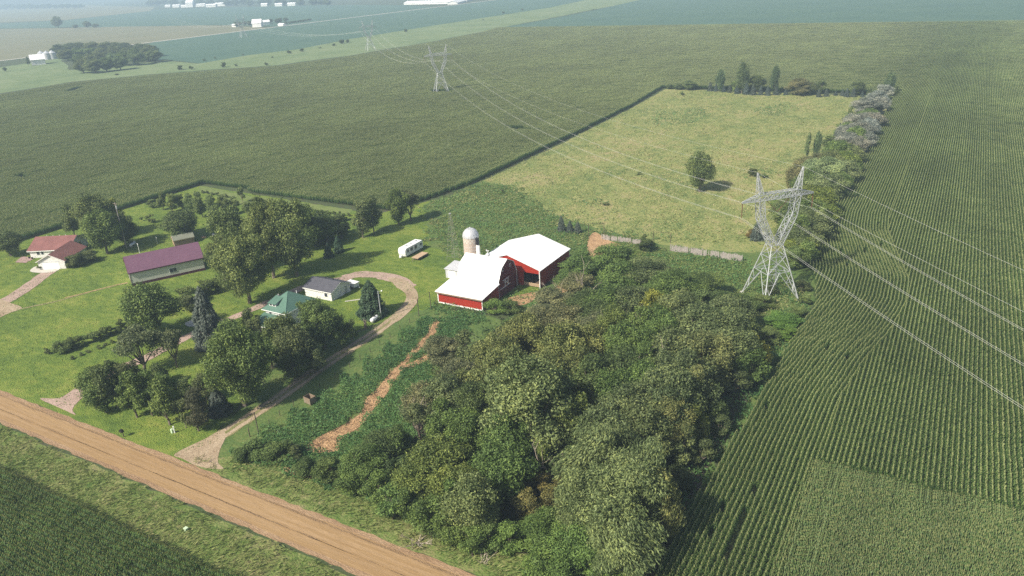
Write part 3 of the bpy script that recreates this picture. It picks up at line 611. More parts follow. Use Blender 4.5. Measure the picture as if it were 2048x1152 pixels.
dead(1285, 815, 12, .2, 'poking out of the grove near the yellow tree', 9, n0=2, r0=.2)
dead(1115, 972, 9, .25, 'right of the big bare trunk in the grove', 11, n0=2, r0=.16)
dead(1108, 615, 6, .5, 'below the open red shed', 13, n0=3, r0=.12)
dead(1112, 575, 3.0, .6, 'against the dark red shed wall', 15, n0=4, r0=.06)
dead(960, 745, 7, .4, 'among the grey shrubs left of the poplars', 17, n0=5, r0=.08)
dead(1240, 700, 9, .3, 'left of the bright green tree in the grove', 19, n0=4, r0=.1)
dead(835, 1085, 3.2, 1.6, 'lying at the road edge of the grove', 21, (.9, -.3), name='fallen_branch', look='fallen pale branches', n0=6, r0=.12)
dead(965, 1125, 2.4, 1.3, 'below the leafy bushes by the road', 23, (.2, .2), name='fallen_branch', look='small pale dead branches', n0=5, r0=.07)
dead(1003, 590, 2.2, 1.0, 'in front of the white braced barn door', 25, name='brush_pile', look='tangle of dry brown brush', n0=9, r0=.05)
# trunk of the big cottonwood in the grove
_b = MB(); _x, _y = G(1062, 925)
_b.path([(0, 0, -.2), (.1, 0, 3.2), (-.1, .2, 4.4)], [.6, .42, .36], 8)
for q in (((1.2, .3, 7), (3.6, .8, 12.5)), ((-1.4, -.2, 7), (-2.8, .4, 13)), ((-.4, 1.2, 8), (-.8, 2, 14)), ((.8, -.8, 8), (1.2, -1.2, 13.5)), ((-2.2, -1.4, 7), (-4, -2.2, 10))):
    _b.path([(-.1, .2, 4.4), q[0], q[1]], [.28, .2, .07], 6)
tt = _b.build('trunk', M['bark']); big = [t[0] for t in TREES if t[1] == 'pale grey-green cottonwood' and 'lower' not in t[2]][0]
tt.parent = big; tt.location = (_x - big.location.x, _y - big.location.y, 0)
for c in list(big.children):
    if c.name.startswith('trunk') and c is not tt: bpy.data.objects.remove(c)

# ------------------------------------------------------------ scattered growth
def vnoise(x, y, s, seed):
    g = np.random.default_rng(seed).random((256, 256)); x = x / s; y = y / s; i = np.floor(x).astype(int); j = np.floor(y).astype(int)
    u = x - i; w = y - j; u = u * u * (3 - 2 * u); w = w * w * (3 - 2 * w); i &= 255; j &= 255; i1 = (i + 1) & 255; j1 = (j + 1) & 255
    return (g[i, j] * (1 - u) + g[i1, j] * u) * (1 - w) + (g[i, j1] * (1 - u) + g[i1, j1] * u) * w
def scatter(name, poly, dens, la, lb, hmax, m, label, cat, seed=1, up=.4, zpow=.7, excl=(), clump=3.0, gaps=.0, edge=1.0):
    rng = np.random.default_rng(seed); xs = [p[0] for p in poly]; ys = [p[1] for p in poly]
    A = (max(xs) - min(xs)) * (max(ys) - min(ys)); n = int(A * dens)
    x = rng.uniform(min(xs), max(xs), n); y = rng.uniform(min(ys), max(ys), n); pu = 1.6 * np.sin(y * .9 + 2 * np.sin(x * .31)) + .9 * np.sin(x * 2.1 + y * 1.7); pv_ = 1.6 * np.sin(x * .8 + 2 * np.sin(y * .37)) + .9 * np.sin(y * 2.3 - x * 1.3)
    e_ = edge; k = inpoly(x + pu * e_, y + pv_ * e_, poly)
    for e in excl: k &= ~inpoly(x + (pu * .45 if e is STRAW1 else 0), y + (pv_ * .45 if e is STRAW1 else 0), e)
    x, y = x[k], y[k]; f = np.clip(.5 + 1.1 * (vnoise(x, y, clump, seed) - .5) + .9 * (vnoise(x, y, clump * .3, seed + 50) - .5) + .6 * (vnoise(x, y, .6, seed + 90) - .5), 0, 1.1)
    if gaps: k = rng.random(len(x)) < (1 - gaps * (1 - np.clip(f, 0, 1))); x, y, f = x[k], y[k], f[k]
    n = len(x); z = .06 + hmax * (.3 + .7 * f) * rng.random(n) ** zpow
    nm = rand_dirs(n, rng) * .8 + np.array([0, 0, up]); nm /= np.linalg.norm(nm, axis=1)[:, None]
    val = np.clip(.25 + .35 * f + .55 * (vnoise(x, y, clump * 3.2, seed + 7) - .5) + rng.normal(0, .15, n), 0, 1)
    ax = None
    if name == 'tall_grass':      # long blades combed over by the wind
        w = 1.1 * vnoise(x, y, 5, seed + 3); ax = np.stack([np.cos(w), np.sin(w), np.full(n, .45)], 1) + rng.normal(0, .25, (n, 3)); la = la * 1.9; lb = lb * .75
    me = leaf_mesh(name, np.stack([x, y, z], 1), nm, la * rng.uniform(.6, 1.3, n), lb * rng.uniform(.6, 1.3, n), val, m, ax, rng=rng)
    o = bpy.data.objects.new(name, me); COL.objects.link(o); tag(o, label, cat, kind='stuff'); return o
STRAW1 = Gs([(872, 638), (858, 662), (838, 685), (815, 712), (800, 728), (775, 752), (757, 775), (735, 795), (722, 825), (690, 848), (650, 868), (612, 893), (625, 905), (675, 902), (682, 880), (725, 850), (742, 825), (765, 800), (785, 770), (800, 745), (825, 735), (868, 712), (872, 700), (830, 722), (812, 728), (850, 690), (865, 672), (878, 655)])
STRAW2 = Gs([(1180, 472), (1192, 465), (1215, 480), (1245, 492), (1225, 500), (1195, 512), (1178, 512), (1175, 490)])
BARN = [(-104.5, 137.2), (-90.4, 137.2), (-90.4, 154.5), (-84.2, 154.5), (-84.2, 172.5), (-104, 172.5)]
SHED = [(-112, 151.5), (-102, 151.5), (-102, 158), (-112, 158)]
sc1 = Gs([(868, 632), (850, 632), (800, 672), (748, 716), (690, 762), (640, 800), (590, 830), (540, 862), (500, 890), (480, 905), (520, 935), (600, 960), (700, 985), (800, 985), (830, 900), (830, 820), (860, 760), (900, 700), (945, 660), (960, 640)])
scatter('weeds', sc1, 36, .19, .095, 1.3, M['weed'], 'dense green weeds growing between the two-track drive and the grove', 'weeds', 2, excl=(STRAW1,))
scatter('weeds', [(-104.5, 132.5), (-88.5, 132), (-88.5, 137.4), (-104.5, 137.6)], 14, .24, .11, 1.1, M['weed'], 'green weeds growing along the front wall of the red barn', 'weeds', 3, excl=(BARN,), edge=.2)
scatter('weeds', [(-90.2, 138), (-78, 140), (-80, 156), (-84, 155), (-90.2, 153.8)], 8, .24, .11, .8, M['weed'], 'green weeds in the corner between barn and open shed', 'weeds', 4, excl=(BARN,), gaps=.7)
sc2 = [(-157, 206), (-153, 236), (-140, 236), (-118, 216), (-96, 205), (-70, 199), (-68, 188), (-78, 182), (-83.5, 176), (-84, 173), (-104, 173.2), (-105, 164), (-113, 165), (-122, 170), (-133, 176), (-142, 190)]
scatter('tall_grass', sc2, 6, .30, .11, .5, M['tallgrass'], 'lighter rough grass mixed through the weeds below the pasture', 'grass', 55, excl=(BARN, STRAW2, SHED), clump=7, gaps=.8, edge=2.2)
scatter('weeds', sc2, 5, .30, .13, .9, M['weed'], 'waist-high green weeds between the white-roofed barns and the pasture', 'weeds', 5, excl=(BARN, STRAW2, SHED), clump=6, gaps=.6, edge=2.2)
scatter('weeds', [(-153, 215), (-153, 262), (-120, 245), (-85, 222), (-50, 212), (-34, 212), (-34, 204), (-65, 199), (-100, 208), (-125, 222)], 1.6, .26, .11, .45, M['weed'], 'loose green weeds thinning out into the lower pasture', 'weeds', 56, clump=8, gaps=.95, edge=2.5)
sc3 = Gs([(1150, 545), (1200, 500), (1290, 495), (1345, 500), (1480, 525), (1500, 530), (1600, 560), (1618, 600), (1560, 690), (1540, 740), (1480, 660), (1400, 600), (1300, 560), (1200, 570)])
scatter('weeds', sc3, 7, .28, .12, .7, M['tallgrass'], 'mixed rough grass and weeds around the feet of the pylon', 'weeds', 6, clump=5, gaps=.4)
scatter('weeds', Gs([(1290, 492), (1345, 503), (1480, 520), (1580, 545), (1600, 585), (1540, 600), (1420, 560), (1300, 530)]), 6, .30, .13, 1.0, M['weed'], 'tall green weeds below the weathered board fence', 'weeds', 7, gaps=.6)
sc4 = Gs([(830, 860), (740, 950), (850, 1045), (1000, 1110), (1180, 1165), (1310, 1165), (1425, 930), (1550, 745), (1560, 690), (1480, 640), (1200, 590), (1000, 640), (880, 720)])
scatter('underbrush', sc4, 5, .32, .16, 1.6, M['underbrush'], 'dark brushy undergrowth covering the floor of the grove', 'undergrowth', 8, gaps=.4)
scatter('weeds', [(-33, 70), (-25.2, 70), (-24.2, 112), (-22.8, 145), (-22, 172), (-26, 172), (-28, 145), (-31, 112)], 9, .28, .13, 1.0, M['weed'], 'green weedy strip between the grove and the corn rows', 'weeds', 9)
scatter('tall_grass', [(-110, 64.6), (-30, 64.6), (-30, 71), (-62, 72), (-88, 72), (-98, 70), (-101, 66)], 10, .24, .09, .6, M['tallgrass'], 'rough verge grass between the dirt road and the grove', 'grass', 10, gaps=.2)
scatter('tall_grass', [(-190, 45.5), (-40, 45.5), (-40, 56.8), (-190, 56.8)], 11, .24, .08, .55, M['tallgrass'], 'long wind-combed grass in the ditch beside the dirt road', 'grass', 11, up=.1)
scatter('pasture_tufts', [(-154, 212), (-153.6, 310), (-158, 464), (-48, 459), (-33, 440), (-34, 215), (-60, 199), (-100, 208)], .55, .45, .16, .35, M['tallgrass'], 'grass tufts scattered over the pale pasture', 'grass', 12, clump=14, gaps=.9)
for i, q in enumerate(([(1310, 225), (1400, 215), (1430, 235), (1380, 250), (1300, 250)], [(1500, 220), (1570, 205), (1600, 215), (1540, 235)], [(1150, 405), (1200, 395), (1240, 408), (1180, 415)], [(1480, 340), (1530, 335), (1560, 355), (1490, 362)])):
    scatter('weeds', Gs(q), 2.2, .35, .15, .5, M['weed'], ['dark weed patch in the left half of the upper pasture', 'dark weed patch in the right half of the upper pasture', 'dark weed mound low in the pasture near its corn edge', 'weed patch right of the lone pasture tree'][i], 'weeds', 20 + i, gaps=.8)

LAWNP = [(-262, 66), (-262, 190), (-170, 187), (-135, 200), (-120, 165), (-108, 136), (-106, 66)]
scatter('lawn_tufts', LAWNP, 3.0, .16, .09, .10, M['lawnleaf'], 'short lawn grass with clover and dry tufts around the farm houses', 'grass', 31, up=1.2, clump=6, gaps=.5, excl=(Gs([(0, 600), (105, 540), (115, 536), (60, 532), (-20, 600)]),))
scatter('straw_litter', STRAW1, 14, .30, .05, .15, M['straw'], 'dry straw litter on the bare strip through the weeds', 'straw', 32, up=.8, edge=.3)
scatter('pasture_grass', [(-154, 212), (-153.6, 310), (-158, 464), (-48, 459), (-33, 440), (-34, 215), (-60, 199), (-100, 208)], 2.2, .30, .11, .22, M['pastleaf'], 'pale yellowish grass covering the pasture', 'grass', 33, clump=9, gaps=.6, up=.8)

# ------------------------------------------------------------ corn
def corn_segment(rng, rows, L, H=2.25):
    """rows of plants along +Y, centred on the origin; returns verts, faces, values"""
    V, F, A = [], [], []
    for r in range(rows):
        x0 = (r - (rows - 1) / 2) * .762; y = -L / 2 + rng.uniform(0, .2)
        while y < L / 2:
            h = H * rng.uniform(.86, 1.08); px = x0 + rng.uniform(-.05, .05); tw = rng.uniform(-.5, .5)
            for i in range(8):
                side = 1 if i % 2 else -1; z = h * (.28 + .62 * i / 8); a = tw + rng.uniform(-.5, .5) + (0 if side > 0 else math.pi)
                L1 = rng.uniform(.34, .50) * (1.0 - .25 * abs(i - 4) / 4); dx, dy = math.cos(a), math.sin(a); wx, wy = -dy * .065, dx * .065
                m = (px + dx * L1 * .55, y + dy * L1 * .55, z + rng.uniform(.16, .28)); t = (px + dx * L1 * 1.15, y + dy * L1 * 1.15, z - rng.uniform(0, .2)); k = len(V)
                V += [(px - wx * .6, y - wy * .6, z), (px + wx * .6, y + wy * .6, z), (m[0] + wx, m[1] + wy, m[2]), (m[0] - wx, m[1] - wy, m[2]), t]
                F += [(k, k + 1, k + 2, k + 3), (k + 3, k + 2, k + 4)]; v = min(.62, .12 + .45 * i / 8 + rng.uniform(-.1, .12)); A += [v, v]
            for j in range(2):
                a = rng.uniform(0, 3.14); dx, dy = math.cos(a) * .10, math.sin(a) * .10; k = len(V)
                V += [(px - dx, y - dy, h * .93), (px + dx, y + dy, h * .93), (px + rng.uniform(-.1, .1), y + rng.uniform(-.1, .1), h + .22)]; F += [(k, k + 1, k + 2)]; A.append(rng.uniform(.72, .95))
            y += rng.uniform(.17, .27)
    return V, F, A
def corn_field(name, pts_by_kind, label, m='corn'):
    """one mesh: two row segments + two blocks as the sources, and loose points that carry them (geometry nodes)"""
    rng = random.Random(4); V, F, A, grp, ispt, rot, scl = [], [], [], [], [], [], []
    for g, (rows, L) in enumerate(((1, 3.0), (1, 3.0), (8, 6.0), (8, 6.0), (8, 6.0))):
        v, f, a = corn_segment(rng, rows, L); o = len(V); V += v; F += [tuple(i + o for i in q) for q in f]; A += a
        grp += [g] * len(v); ispt += [False] * len(v); rot += [0.0] * len(v); scl += [1.0] * len(v)
    for kind, pl in pts_by_kind.items():
        for (x, y, r) in pl:
            V.append((x, y, 0)); grp.append(rng.choice((0, 1)) if kind == 'seg' else rng.choice((2, 3, 4))); ispt.append(True); rot.append(r); scl.append(rng.uniform(.86, 1.08))
    me = bpy.data.meshes.new(name); me.from_pydata(V, [], F)
    for nm, ty, dat, dom in (('grp', 'INT', grp, 'POINT'), ('ispt', 'BOOLEAN', ispt, 'POINT'), ('rot', 'FLOAT', rot, 'POINT'), ('scl', 'FLOAT', scl, 'POINT'), ('v', 'FLOAT', A, 'FACE')):
        me.attributes.new(nm, ty, dom).data.foreach_set('value', dat)
    me.materials.append(M[m]); o = bpy.data.objects.new(name, me); COL.objects.link(o); tag(o, label, 'corn', kind='stuff')
    ng = bpy.data.node_groups.get('corn_rows') 
    if not ng:
        ng = bpy.data.node_groups.new('corn_rows', 'GeometryNodeTree')
        ng.interface.new_socket(name='Geometry', in_out='INPUT', socket_type='NodeSocketGeometry')
        ng.interface.new_socket(name='Geometry', in_out='OUTPUT', socket_type='NodeSocketGeometry')
        N, Lk = ng.nodes, ng.links; gi = N.new('NodeGroupInput'); go = N.new('NodeGroupOutput')
        def attr(nm, ty):
            a = N.new('GeometryNodeInputNamedAttribute'); a.data_type = ty; a.inputs['Name'].default_value = nm
            return a.outputs['Attribute']
        def sep(geo, sel):
            s = N.new('GeometryNodeSeparateGeometry'); s.domain = 'POINT'; Lk.new(geo, s.inputs['Geometry']); Lk.new(sel, s.inputs['Selection']); return s
        s0 = sep(gi.outputs[0], attr('ispt', 'BOOLEAN')); J = N.new('GeometryNodeJoinGeometry')
        for g in range(5):
            sels = []
            for k in range(2):
                c = N.new('FunctionNodeCompare'); c.data_type = 'INT'; c.operation = 'EQUAL'; Lk.new(attr('grp', 'INT'), c.inputs[2]); c.inputs[3].default_value = g; sels.append(c.outputs[0])
            pt = sep(s0.outputs['Selection'], sels[0]); src = sep(s0.outputs['Inverted'], sels[1])
            gi2 = N.new('GeometryNodeGeometryToInstance'); Lk.new(src.outputs[0], gi2.inputs[0])
            ip = N.new('GeometryNodeInstanceOnPoints'); Lk.new(pt.outputs[0], ip.inputs['Points']); Lk.new(src.outputs[0], ip.inputs['Instance'])
            cx = N.new('ShaderNodeCombineXYZ'); Lk.new(attr('rot', 'FLOAT'), cx.inputs[2]); Lk.new(cx.outputs[0], ip.inputs['Rotation'])
            cs = N.new('ShaderNodeCombineXYZ'); cs.inputs[0].default_value = 1; cs.inputs[1].default_value = 1.03; Lk.new(attr('scl', 'FLOAT'), cs.inputs[2]); Lk.new(cs.outputs[0], ip.inputs['Scale'])
            Lk.new(ip.outputs[0], J.inputs[0])
        Lk.new(J.outputs[0], go.inputs[0])
    md = o.modifiers.new('rows', 'NODES'); md.node_group = ng
    return o
def fill(poly, holes=(), along='Y', blocks=True, reg=None):
    """rows along Y (or X) inside poly: 8-row blocks where they fit, single row segments elsewhere"""
    pts = {'seg': [], 'blk': []}; sw = along == 'X'
    pl = [(b, a) for a, b in poly] if sw else poly; hs = [[(b, a) for a, b in h] for h in holes] if sw else holes
    xs = [p[0] for p in pl]; ys = [p[1] for p in pl]; bw = 8 * .762
    gx = np.arange(math.floor(min(xs) / bw) * bw, max(xs) + bw, bw) + bw / 2; gy = np.arange(math.floor(min(ys) / 6) * 6, max(ys) + 6, 6) + 3
    X, Yy = np.meshgrid(gx, gy, indexing='ij'); X = X.ravel(); Yy = Yy.ravel()
    def ok(a, b):
        k = inpoly(a, b, pl)
        for h in hs: k &= ~inpoly(a, b, h)
        if reg is not None: k &= reg(a, b)
        return k
    full = np.ones(X.shape, bool); anyk = np.zeros(X.shape, bool)
    for dx in (-1, -.5, 0, .5, 1):
        for dy in (-1, 0, 1):
            k = ok(X + dx * bw / 2, Yy + dy * 3.0); full &= k; anyk |= k
    if not blocks: anyk |= full; full[:] = False
    r = -math.pi / 2 if sw else 0.0
    def out(a, b): return (b, a) if sw else (a, b)
    for a, b in zip(X[full], Yy[full]): pts['blk'].append((*out(a, b), r + (math.pi if random.random() < .5 else 0)))
    ex = X[anyk & ~full]; ey = Yy[anyk & ~full]
    for i in range(8):
        for j in (-1.5, 1.5):
            a = ex + (i - 3.5) * .762; b = ey + j; k = ok(a, b) & ok(a, b + .3) & ok(a, b - .3)
            for p, q in zip(a[k], b[k]): pts['seg'].append((*out(p, q), r))
    return pts
def inside_view(a, b, m=.25):
    a = np.asarray(a, float); b = np.asarray(b, float)
    p = R.T @ np.stack([a, b, np.full(a.shape, -CAM_H)]); u = FPX * p[0] / -p[2] / 1024; v = FPX * p[1] / -p[2] / 576
    return (p[2] < 0) & (np.abs(u) < 1 + m) & (np.abs(v) < 1 + m + .1)
XB = ([60, 90, 110, 125, 145, 158, 170, 182, 195, 220, 240, 276, 350, 470], [-25.4, -25.1, -24.2, -23.2, -23, -22, -21.6, -24, -28.3, -29.9, -29.4, -28.6, -30.4, -30.2])
XS = ([60, 110, 127, 145, 160, 175, 190, 205, 225, 240, 300, 400, 520], [-10.5, -10.5, -10.2, -8, -4.9, -3.2, -3.6, -7, -11.5, -12.6, -12.6, -13.2, -13.8])
xb = lambda y: np.interp(y, *XB); xs_ = lambda y: np.interp(y, *XS)
big_poly = [(-900, 70), (-262.3, 70), (-262.3, 197.5), (-166, 193.2), (-158.5, 213), (-155.2, 234), (-155.2, 310), (-157, 400), (-162.5, 468), (-110, 468), (-47, 466), (-30.5, 470), (-14, 470), (-14, 525), (-14, 911), (-546, 911)] \
    + [p for p in Gs([(960, 67), (850, 89), (700, 115), (560, 134), (420, 144), (300, 153), (150, 167), (0, 192), (-400, 240)], 1.0)]
T2 = (-300.0, 424.0)
ring = lambda c, r, k=10, sx=1.0: [(c[0] + r * sx * math.cos(i * 6.283 / k), c[1] + r * math.sin(i * 6.283 / k)) for i in range(k)]
holes = [ring(T2, 6, sx=1.5)] + [Gs([(1010, 258), (1050, 262), (1090, 268), (1030, 266)]), Gs([(125, 189), (150, 179), (172, 176), (150, 186)]), Gs([(30, 358), (50, 354), (60, 360), (40, 364)])]
pts = fill(big_poly, holes, reg=lambda a, b: inside_view(a, b))
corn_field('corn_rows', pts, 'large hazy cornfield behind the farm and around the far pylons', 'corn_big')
right_poly = [(-40, 64), (75, 64), (75, 911), (-14, 911), (-14, 525), (-13.6, 400), (-12.6, 240), (-3, 170), (-10.5, 110), (-40, 64)]
right_poly = [(-10.8, 107.5), (75, 107.5), (75, 911), (-14.2, 911), (-14.2, 471)] + [(float(xs_(y)) - .3, y) for y in range(460, 108, -4)]
pts = fill(right_poly, [], reg=lambda a, b: inside_view(a, b))
# curved rows that follow the grove edge
k = 0.6
while k < 34:
    y = 62.0
    while y < 512:
        x = float(xs_(y)) - k * .762; x2 = float(xs_(y + 3)) - k * .762; ym = y + 1.5
        lim = float(xb(min(ym, 470)))
        if random.random() > (.3 if ym < 98 and int(k) in (9, 13) else .006) and (x + x2) / 2 > lim + .3 and not (ym > 470 and (x + x2) / 2 < -31): pts['seg'].append(((x + x2) / 2, ym, -math.atan2(x2 - x, 3)))
        y += 3
    k += 1
h1 = fill([(-11.2, 55), (60, 55), (60, 107.8), (-11.2, 107.8)], along='X', reg=lambda a, b: inside_view(b, a))
corn_field('corn_rows', h1, 'headland block of corn rows at the lower right corner', 'corn_head')
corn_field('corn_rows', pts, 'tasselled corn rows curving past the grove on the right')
pts = fill([(-210, 10), (-30, 10), (-30, 48.6), (-210, 47.8)], along='X', reg=lambda a, b: inside_view(b, a, .3))
corn_field('corn_rows', pts, 'dark green corn rows at the lower left below the dirt road', 'corn_dark')


# ------------------------------------------------------------ buildings
def gable(E, L, Wd, eave, ridge, wall, roof, trim, oh=.35, t=.14, wallmi=None, name_roof='roof'):
    """local x along the ridge, y across; wall prism and a roof of two slabs with overhang"""
    b = MB(); h = Wd / 2; pr = [(0, 0), (Wd, 0), (Wd, eave), (h, ridge - .02), (0, eave)]
    v = [(0, y, z) for y, z in pr] + [(L, y, z) for y, z in pr]
    b.add(v, [(4, 3, 2, 1, 0), (5, 6, 7, 8, 9), (0, 5, 9, 4), (1, 2, 7, 6), (0, 1, 6, 5)]); b.build('wall', wall, E)
    r = MB(); k = (ridge - eave) / h
    r.slab([(-oh, -oh, eave - k * oh), (L + oh, -oh, eave - k * oh), (L + oh, h, ridge), (-oh, h, ridge)], t)
    r.slab([(L + oh, Wd + oh, eave - k * oh), (-oh, Wd + oh, eave - k * oh), (-oh, h, ridge), (L + oh, h, ridge)], t)
    R_ = r.build(name_roof, roof, E)
    if trim:
        q = MB(); e = eave - k * oh
        for y in (-oh - .03, Wd + oh): q.box(-oh, L + oh, y, y + .03, e - .18, e + .06)
        for x in (-oh - .03, L + oh):
            q.bar((x, -oh, e - .04), (x, h, ridge - .04), .09); q.bar((x, Wd + oh, e - .04), (x, h, ridge - .04), .09)
        q.build('fascia', trim, E)
    return R_
def panel(b, c, u, n, w, h, t=.05):
    c, u, n = Vector(c), Vector(u).normalized(), Vector(n).normalized(); z = Vector((0, 0, 1))
    p = [c + u * (-w / 2) - z * h / 2, c + u * (w / 2) - z * h / 2, c + u * (w / 2) + z * h / 2, c - u * (w / 2) + z * h / 2]
    q = [a + n * t for a in p]; a = [x - n * .02 for x in p]
    return b.add([tuple(x) for x in a + q], [(0, 3, 2, 1), (4, 5, 6, 7), (0, 1, 5, 4), (1, 2, 6, 5), (2, 3, 7, 6), (3, 0, 4, 7)])
def window(E, c, u, n, w, h, fm=None, panes=1):
    b = panel(MB(), c, u, n, w + .2, h + .2, .05); f = b.build('window', fm or M['white'], E); g = MB(); uu = Vector(u).normalized()
    for i in range(panes):
        cc = Vector(c) + uu * ((i + .5) / panes - .5) * w; panel(g, cc, u, n, w / panes - .07, h, .07)
    g.build('pane', M['glass'], f); return f

# red gambrel barn
X0, X1 = -102.4, -90.8
E = empty('barn', (-96.6, 146.0, 0), 0, 'red barn with white gambrel roof, low front wing and braced white door', 'barn')
ofs = (96.6, -146.0, 0)
def sh(b): b.v = [(v[0] + ofs[0], v[1] + ofs[1], v[2] + ofs[2]) for v in b.v]; return b
pr = [(145.3, 0), (154.3, 0), (154.3, 4.0), (152.9, 7.15), (149.9, 8.7), (147.1, 7.25), (145.3, 4.0)]
b = MB(); n = len(pr)
for x, rev in ((X0, True), (X1, False)):
    b.mat = 1; b.add([(x, y, z) for y, z in pr], [tuple(range(n))[::-1] if rev else tuple(range(n))])
b.mat = 0
for i in (1, 6): j = (i + 1) % n; b.quad((X0, *pr[i]), (X1, *pr[i]), (X1, *pr[j]), (X0, *pr[j]))
sh(b).build('wall', [M['red'], M['darkred']], E)
b = MB(); rp = [(145.05, 3.95), (147.0, 7.35), (149.9, 8.85), (152.95, 7.25), (154.45, 3.9)]
for i in range(4):
    y0, z0 = rp[i]; y1, z1 = rp[i + 1]; b.slab([(X0 - .4, y0, z0), (X1 + .12, y0, z0), (X1 + .12, y1, z1), (X0 - .4, y1, z1)], .1)
sh(b).build('roof', M['whiteroof'], E)
b = MB(); pr = [(137.6, 0), (145.28, 0), (145.28, 3.85), (137.6, 3.05)]
b.mat = 1
for x, rev in ((-103.6, 1), (-90.82, 0)): b.add([(x, y, z) for y, z in pr], [(3, 2, 1, 0) if rev else (0, 1, 2, 3)])
b.mat = 0; b.quad((-103.6, 137.6, 0), (-90.82, 137.6, 0), (-90.82, 137.6, 3.05), (-103.6, 137.6, 3.05)); b.quad((-103.6, 145.28, 0), (-103.6, 145.28, 3.85), (-90.82, 145.28, 3.85), (-90.82, 145.28, 0))
sh(b).build('wing_wall', [M['red'], M['redy']], E)
b = MB(); b.slab([(-104.1, 137.1, 3.02), (-90.4, 137.1, 3.02), (-90.4, 145.3, 3.96), (-104.1, 145.3, 3.96)], .12); sh(b).build('wing_roof', M['whiteroof'], E)
b = MB(); b.box(-103.75, -90.6, 137.02, 137.1, 2.72, 3.02); b.box(-103.6, -90.8, 137.1, 137.57, 2.74, 2.9); sh(b).build('eave_board', M['rust'], E)
b = MB(); b.box(-103.68, -103.45, 137.5, 137.7, 0, 3.0); b.box(-90.95, -90.74, 137.5, 137.75, 0, 3.0); b.box(-103.4, -91.0, 137.5, 137.58, 0, .32); b.box(-90.79, -90.75, 145.2, 145.3, 0, 4.0)
b.box(-90.79, -90.74, 154.18, 154.32, 0, 4.0); sh(b).build('corner_trim', M['white'], E)
b = MB(); x = -90.76
for p, q in (((147.3, 4.05), (150.3, 4.05)), ((145.9, 2.2), (151.0, 2.2)), ((148.35, 2.25), (148.35, 4.0)), ((149.85, 2.25), (149.85, 4.0)), ((148.4, 3.9), (149.8, 2.35)), ((148.35, 3.2), (149.85, 3.2))):
    b.bar((x, *p), (x, *q), .09)
sh(b).build('door_bracing', M['white'], E)
for y in (147.7, 151.35):
    fr = window(E, (X1 + ofs[0], y + ofs[1], 6.85), (0, 1, 0), (1, 0, 0), .5, .7, M['white']); fr.name = 'window'
b = MB().lathe([(.0, 8.6), (.5, 8.7), (.42, 9.0), (.38, 9.3), (.6, 9.35), (.45, 9.55), (.15, 9.75), (.05, 9.9)], 14, -96.2, 149.9); vt = sh(b).build('ventilator', M['galv'], E)
b = MB(); b.bar((-96.2, 149.9, 9.8), (-96.2, 149.9, 10.5), .04); b.slab([(-96.7, 149.9, 10.2), (-96.3, 149.9, 10.15), (-95.9, 149.9, 10.2), (-95.7, 149.9, 10.55), (-96.0, 149.9, 10.4), (-96.35, 149.9, 10.42), (-96.5, 149.9, 10.7), (-96.65, 149.9, 10.45)], .05)
sh(b).build('rooster_vane', M['galv'], vt)

# open-sided red shed behind it
E = empty('machine_shed', (-93.8, 163.5, 0), 0, 'large red shed with white gabled roof and open doorway behind the barn', 'shed'); ofs = (93.8, -163.5, 0)
a0, a1, y0, y1, ev, rg, xr = -103.0, -84.6, 155.2, 172.0, 4.8, 7.75, -93.8
def rz_(x): return ev + (rg - ev) * (1 - abs(x - xr) / (a1 - xr))
b = MB(); T = .15
def wallq(pts, d):  # thick wall polygon in the xz plane at y
    return [(x, d, z) for x, z in pts]
b.mat = 0
ol, orr, ot = -89.35, -84.85, 3.75
for pts in ([(a0, 0), (ol, 0), (ol, rz_(ol)), (xr, rg), (a0, ev)], [(ol, ot), (orr, ot), (orr, rz_(orr)), (ol, rz_(ol))], [(orr, 0), (a1, 0), (a1, ev), (orr, rz_(orr))]):
    b.slab([(x, y0, z) for x, z in pts][::-1], -T) if False else b.slab([(x, y0, z) for x, z in pts], -T)
b.slab([(a0, y1, 0), (a1, y1, 0), (a1, y1, ev), (xr, y1, rg), (a0, y1, ev)], T)
b.mat = 1; b.box(a1 - .003, a1 - T, y0 + T, y1 - T, 0, ev); b.box(a0 + .003, a0 + T, y0 + T, y1 - T, 0, ev); sh(b).build('wall', [M['red'], M['redy']], E)
b = MB(); k = (rg - ev) / (a1 - xr); o = .3
b.slab([(a1 + o, y0 - o, ev - k * o), (a1 + o, y1 + o, ev - k * o), (xr, y1 + o, rg), (xr, y0 - o, rg)], .12)
b.slab([(a0 - o, y1 + o, ev - k * o), (a0 - o, y0 - o, ev - k * o), (xr, y0 - o, rg), (xr, y1 + o, rg)], .12); sh(b).build('roof', M['whiteroof'], E)
b = MB(); b.box(a1 - .12, a1 + .06, y0 - .24, y0 - .16, 0, ev); b.box(a1 + .003, a1 + .06, y0 - .15, y0 + .05, 0, ev); b.box(a1 + .003, a1 + .06, y1 - .1, y1 + .1, 0, ev); sh(b).build('corner_trim', M['white'], E)
b = MB(); b.quad((a0 + .2, y0 + .2, .09), (a1 - .2, y0 + .2, .09), (a1 - .2, y1 - .2, .09), (a0 + .2, y1 - .2, .09)); sh(b).build('dirt_floor', M['dirt'], E)
b = MB()
for z in (.25, .55, .85): b.box(ol + .03, orr - .03, y0 - .02, y0 + .04, z, z + .2)
for x in (ol + .1, (ol + orr) / 2, orr - .16): b.box(x, x + .1, y0 + .05, y0 + .12, .1, 1.15)
sh(b).build('plank_gate', M['tan'], E)

